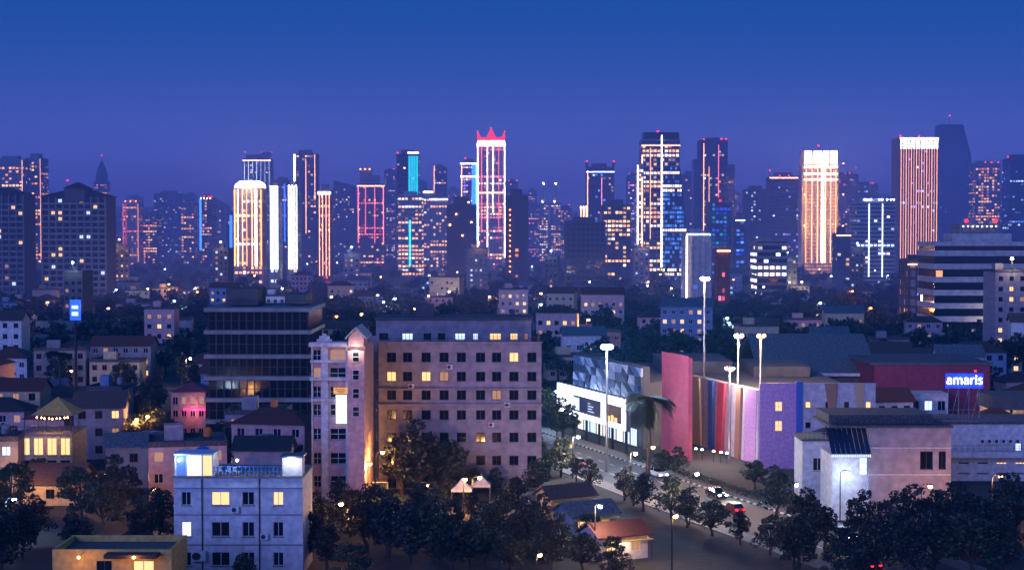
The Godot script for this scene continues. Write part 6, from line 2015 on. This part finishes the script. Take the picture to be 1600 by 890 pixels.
# ---------------------------------------------------------------- cars on the avenue
var car_parts := {}
func car(pos: Vector3, turn: float, paint: StandardMaterial3D, label: String) -> void:
	var t := thing("car", label, "car", pos, turn, "cars on the avenue")
	if car_parts.is_empty():
		var body := MB.new()       # side outline lofted across stations, narrower at sills and roof; nose towards +x
		var prof := [[-2.1, 0.35, 0.85], [-2.15, 0.62, 0.86], [-2.05, 0.92, 0.84], [-1.2, 0.98, 0.84], [0.75, 0.98, 0.85], [1.6, 0.86, 0.83], [2.1, 0.7, 0.8], [2.16, 0.42, 0.82], [2.05, 0.3, 0.8], [-2.0, 0.28, 0.82]]
		for s in [-1.0, 1.0]:
			for i in range(1, prof.size() - 1):
				var a := Vector3(prof[0][0], prof[0][1], s * prof[0][2])
				var b := Vector3(prof[i][0], prof[i][1], s * prof[i][2])
				var c := Vector3(prof[i + 1][0], prof[i + 1][1], s * prof[i + 1][2])
				if s < 0: body.tri(a, b, c)
				else: body.tri(a, c, b)
		for i in prof.size():
			var a = prof[i]
			var b = prof[(i + 1) % prof.size()]
			body.quad(Vector3(a[0], a[1], a[2]), Vector3(b[0], b[1], b[2]), Vector3(b[0], b[1], -b[2]), Vector3(a[0], a[1], -a[2]))
		car_parts.body = body.mesh()
		var cab := MB.new()
		var lo := [Vector3(-1.75, 0.97, 0.78), Vector3(1.0, 0.97, 0.78), Vector3(1.0, 0.97, -0.78), Vector3(-1.75, 0.97, -0.78)]
		var hi := [Vector3(-1.3, 1.44, 0.6), Vector3(0.3, 1.46, 0.6), Vector3(0.3, 1.46, -0.6), Vector3(-1.3, 1.44, -0.6)]
		for i in 4: cab.quad(lo[i], lo[(i + 1) % 4], hi[(i + 1) % 4], hi[i])
		car_parts.cabin = cab.mesh()
		var roof := MB.new()
		roof.box(Vector3(-1.34, 1.442, -0.63), Vector3(0.34, 1.5, 0.63))
		for s in [-0.69, 0.69]: roof.tube(Vector3(-0.45, 0.98, s * 1.14), Vector3(-0.45, 1.46, s * 0.9), 0.045, 0.045, 4)
		car_parts.roof = roof.mesh()
		var tyre := MB.new()
		tyre.t = Transform3D(Basis(Vector3.RIGHT, PI / 2), Vector3.ZERO)
		tyre.lathe(Vector3(0, -0.1, 0), [[0.2, 0.0], [0.31, 0.0], [0.33, 0.05], [0.33, 0.15], [0.31, 0.2], [0.2, 0.2]], 14)
		car_parts.tyre = tyre.mesh()
		var rim := MB.new()
		rim.t = tyre.t
		rim.lathe(Vector3(0, -0.08, 0), [[0.0, 0.0], [0.2, 0.0], [0.2, 0.16], [0.0, 0.16]], 10)
		car_parts.rim = rim.mesh()
		var l := MB.new()
		l.cbox(Vector3.ZERO, Vector3(0.08, 0.14, 0.34))
		car_parts.lens = l.mesh()
	part("body", car_parts.body, paint, t)
	part("window_glass", car_parts.cabin, M.glass_dark, t)
	part("roof", car_parts.roof, paint, t)
	for x in [-1.3, 1.35]:
		for s in [-0.78, 0.78]:
			var w := part("wheel", car_parts.tyre, M.paint_black, t, false, Vector3(x, 0.33, s))
			part("rim", car_parts.rim, M.metal, w)
	for s in [-0.58, 0.58]:
		part("headlight", car_parts.lens, M.lamp_white, t, false, Vector3(2.14, 0.62, s))
		part("taillight", car_parts.lens, M.lamp_red, t, false, Vector3(-2.13, 0.72, s))
	var sp := SpotLight3D.new()
	sp.name = "light"
	sp.position = Vector3(2.4, 0.65, 0)
	sp.rotation = Vector3(-0.12, -PI / 2, 0)
	sp.light_color = Color(1.0, 0.92, 0.82)
	sp.light_energy = 25.0
	sp.spot_angle = 32.0
	sp.spot_range = 60.0
	sp.spot_attenuation = 2.0
	sp.shadow_enabled = true
	t.add_child(sp)

func build_cars() -> void:
	var paints := [mat("car_white", Color(0.8, 0.8, 0.8), 0.3), mat("car_black", Color(0.06, 0.06, 0.07), 0.25), mat("car_silver", Color(0.55, 0.56, 0.58), 0.3, 0.6), mat("car_red", Color(0.5, 0.08, 0.08), 0.3)]
	var k := 0
	for e in [[3, 0.55, -7.2, 1, "white car nearest the billboard driving towards the camera", 0], [4, 0.2, -6.9, 1, "black car driving towards the camera beside the hedge", 1], [3, 0.15, 1.2, -1, "silver car driving away in the lane by the grey block", 2], [4, 0.75, -3.0, -1, "red car driving away in the middle lane of the avenue", 3], [5, 0.6, -7.0, 1, "silver car driving towards the camera below the lean-to", 2], [2, 0.4, 1.0, -1, "white car farthest along the avenue driving away", 0], [6, 0.2, 0.9, -1, "black car driving away at the avenue's near end", 1]]:
		var l := offset_line(e[2])
		var p: Vector2 = l[e[0]].lerp(l[e[0] + 1], e[1])
		var d: Vector2 = (l[e[0] + 1] - l[e[0]]).normalized() * float(e[3])
		car(Vector3(p.x, 0.006, p.y), rad_to_deg(atan2(-d.y, d.x)), paints[e[5]], e[4])
		k += 1

func build_lamps() -> void:
	build_cars()
	flood_mast(948, 538, 268, "tall mast crowned by a dazzling cold floodlight before the billboard", "cool", 1000.0, 5, 0.5)
	flood_mast(1100, 432, 300, "tallest mast with white lamp rising above the colour stripes", "white", 300.0, 3, 0.4)
	flood_mast(1153, 521, 286, "left one of two paired light masts behind the stripe wall", "white", 400.0, 3, 0.36)
	flood_mast(1188, 521, 286, "right one of two paired light masts behind the stripe wall", "warm", 400.0, 3, 0.32)
	flood_mast(1140, 572, 283, "shorter light mast left of the paired masts", "white", 160.0, 2, 0.28)
	# street lamps where the photograph shows points of light: column, row, height, hue, strength
	var list := [[10, 498, 10, "white", 60], [178, 452, 11, "cool", 60], [205, 443, 10, "warm", 60], [337, 436, 10, "warm", 60], [268, 470, 10, "cool", 60], [290, 560, 8, "white", 50], [232, 768, 6, "warm", 30], [208, 655, 7, "warm", 45], [228, 650, 7, "warm", 45], [98, 676, 7, "warm", 35], [47, 676, 7, "warm", 35], [18, 678, 7, "orange", 30], [3, 678, 7, "warm", 30], [15, 735, 6, "warm", 30], [8, 782, 5, "cool", 25], [478, 412, 12, "white", 60], [566, 726, 6, "warm", 25], [587, 708, 7, "warm", 30], [613, 466, 12, "cool", 60], [645, 482, 12, "warm", 60], [700, 455, 10, "white", 60], [728, 428, 11, "warm", 60], [795, 458, 12, "warm", 60], [842, 458, 12, "warm", 70], [830, 416, 13, "cool", 70], [862, 612, 8, "cool", 50], [870, 640, 8, "white", 50], [895, 682, 7, "white", 45], [1225, 408, 13, "cool", 70], [1198, 420, 12, "white", 70], [1280, 420, 12, "warm", 60], [1340, 400, 14, "white", 70], [1465, 458, 12, "white", 50], [1313, 738, 7, "cool", 6], [1010, 440, 11, "warm", 60], [1030, 428, 12, "white", 60], [738, 748, 5, "warm", 35], [724, 748, 5, "warm", 30], [838, 872, 2.8, "warm", 9], [525, 410, 12, "cool", 60], [594, 432, 12, "warm", 60], [668, 430, 12, "white", 60], [770, 412, 12, "warm", 60], [862, 430, 12, "white", 60], [920, 440, 12, "white", 60], [940, 405, 14, "warm", 60], [1066, 470, 11, "white", 60], [1250, 440, 12, "white", 60], [1385, 430, 12, "cool", 60], [1420, 480, 11, "warm", 60], [1530, 470, 11, "white", 60], [1565, 500, 10, "white", 60], [70, 472, 10, "warm", 50], [104, 580, 7, "warm", 60], [84, 604, 6, "warm", 40], [130, 460, 10, "warm", 60], [255, 420, 12, "white", 60], [303, 450, 11, "white", 60], [395, 430, 12, "warm", 60], [440, 450, 11, "white", 60], [1010, 700, 7, "warm", 30], [1078, 742, 7, "white", 35], [985, 708, 7, "white", 40], [660, 760, 5, "warm", 20], [150, 740, 6, "warm", 28], [520, 790, 6, "warm", 20], [1240, 760, 6, "cool", 25], [1440, 760, 6, "warm", 22], [1550, 745, 7, "warm", 25], [1050, 810, 7, "warm", 30], [930, 790, 7, "white", 30]]
	var lr := RandomNumberGenerator.new()
	lr.seed = 31
	for i in 46: list.append([lr.randf_range(10, 1590), lr.randf_range(402, 500), 12, ["warm", "white", "cool", "warm", "orange"][i % 5], 50])
	for e in list: lamp_px(e[0], e[1], e[2], e[3], e[4] * 2.2, 0.3 if e[1] > 540 else 0.48)
	# mid-rise houses whose roofs carry the lamps that show against the skyline's foot
	var roofs := [[116, 410, 640, "cool"], [148, 366, 900, "cool"], [183, 374, 980, "warm"], [347, 378, 900, "white"], [548, 386, 1000, "cool"], [745, 378, 1000, "warm"], [863, 392, 980, "cool"], [1002, 378, 1050, "white"], [1228, 394, 940, "cool"], [1342, 380, 1000, "cool"], [1580, 404, 480, "white"]]
	var k := 0
	for e in roofs:
		var h := gy(e[1], e[2]) - 4.0
		var x := gx(e[0], e[2])
		var t := house("mid_rise_house", x, -e[2] - 6.0, 8.0 + 2.0 * (k % 3), 10.0, h, [-9.0, 4.0, 12.0][k % 3], ["concrete_dark", "plaster_grey", "concrete"][k % 3], "flat", "flat_roof", ["glass_dark", "glass_dark", "win_dim", "glass_dark", "glass_dark", "glass_dark", ["win_warm", "win_cool"][k % 2]])
		t.set_meta("category", "building")
		t.set_meta("group", "mid-rise blocks at the skyline's foot")
		queue_label(t, "%s mid-rise block with roof lamp %s" % [["dark", "grey", "bare concrete"][k % 3], column_of(e[0]).replace("near ", "below ").replace("behind ", "below ")])
		var m := MB.new()
		m.tube(Vector3(0, h + 0.25, 5.2), Vector3(0, h + 4.0, 5.2), 0.12, 0.1)
		part("lamp_mast", m, M.metal_dark, t)
		m = MB.new()
		m.lathe(Vector3(0, h + 4.0, 5.2), [[0.0, -0.4], [0.4, -0.25], [0.5, 0.0], [0.35, 0.3], [0.0, 0.45]], 9)
		part("roof_lamp", m, M[HUES[e[3]][0]], t)
		lamp_light(t, Vector3(0, h + 3.2, 6.4), HUES[e[3]][1], 70.0, 0.4)
		k += 1

func build_setting() -> void:
	var g := MB.new()
	g.quad(Vector3(-3500, 0, 40), Vector3(3500, 0, 40), Vector3(3500, 0, -5200), Vector3(-3500, 0, -5200))
	structure("ground", g, M.ground)
	ribbon("avenue", 3.2, -9.0, 0.004, M.asphalt)
	ribbon("pavement", 6.2, 3.3, 0.13, M.pavement)
	ribbon("pavement", -9.3, -12.5, 0.13, M.pavement)

func offset_line(o: float) -> Array:
	var a := []
	for i in AVENUE.size():
		var d: Vector2 = (AVENUE[mini(i + 1, AVENUE.size() - 1)] - AVENUE[maxi(i - 1, 0)]).normalized()
		a.append(AVENUE[i] + Vector2(-d.y, d.x) * o)
	return a

func ribbon(called: String, o0: float, o1: float, y: float, material: Material) -> void:
	var a := offset_line(o0)
	var b := offset_line(o1)
	var m := MB.new()
	for i in a.size() - 1:
		m.quad(Vector3(b[i].x, y, b[i].y), Vector3(a[i].x, y, a[i].y), Vector3(a[i + 1].x, y, a[i + 1].y), Vector3(b[i + 1].x, y, b[i + 1].y))
		if y > 0.1:
			m.quad(Vector3(a[i].x, 0, a[i].y), Vector3(a[i + 1].x, 0, a[i + 1].y), Vector3(a[i + 1].x, y, a[i + 1].y), Vector3(a[i].x, y, a[i].y))
			m.quad(Vector3(b[i + 1].x, 0, b[i + 1].y), Vector3(b[i].x, 0, b[i].y), Vector3(b[i].x, y, b[i].y), Vector3(b[i + 1].x, y, b[i + 1].y))
	structure(called, m, material)
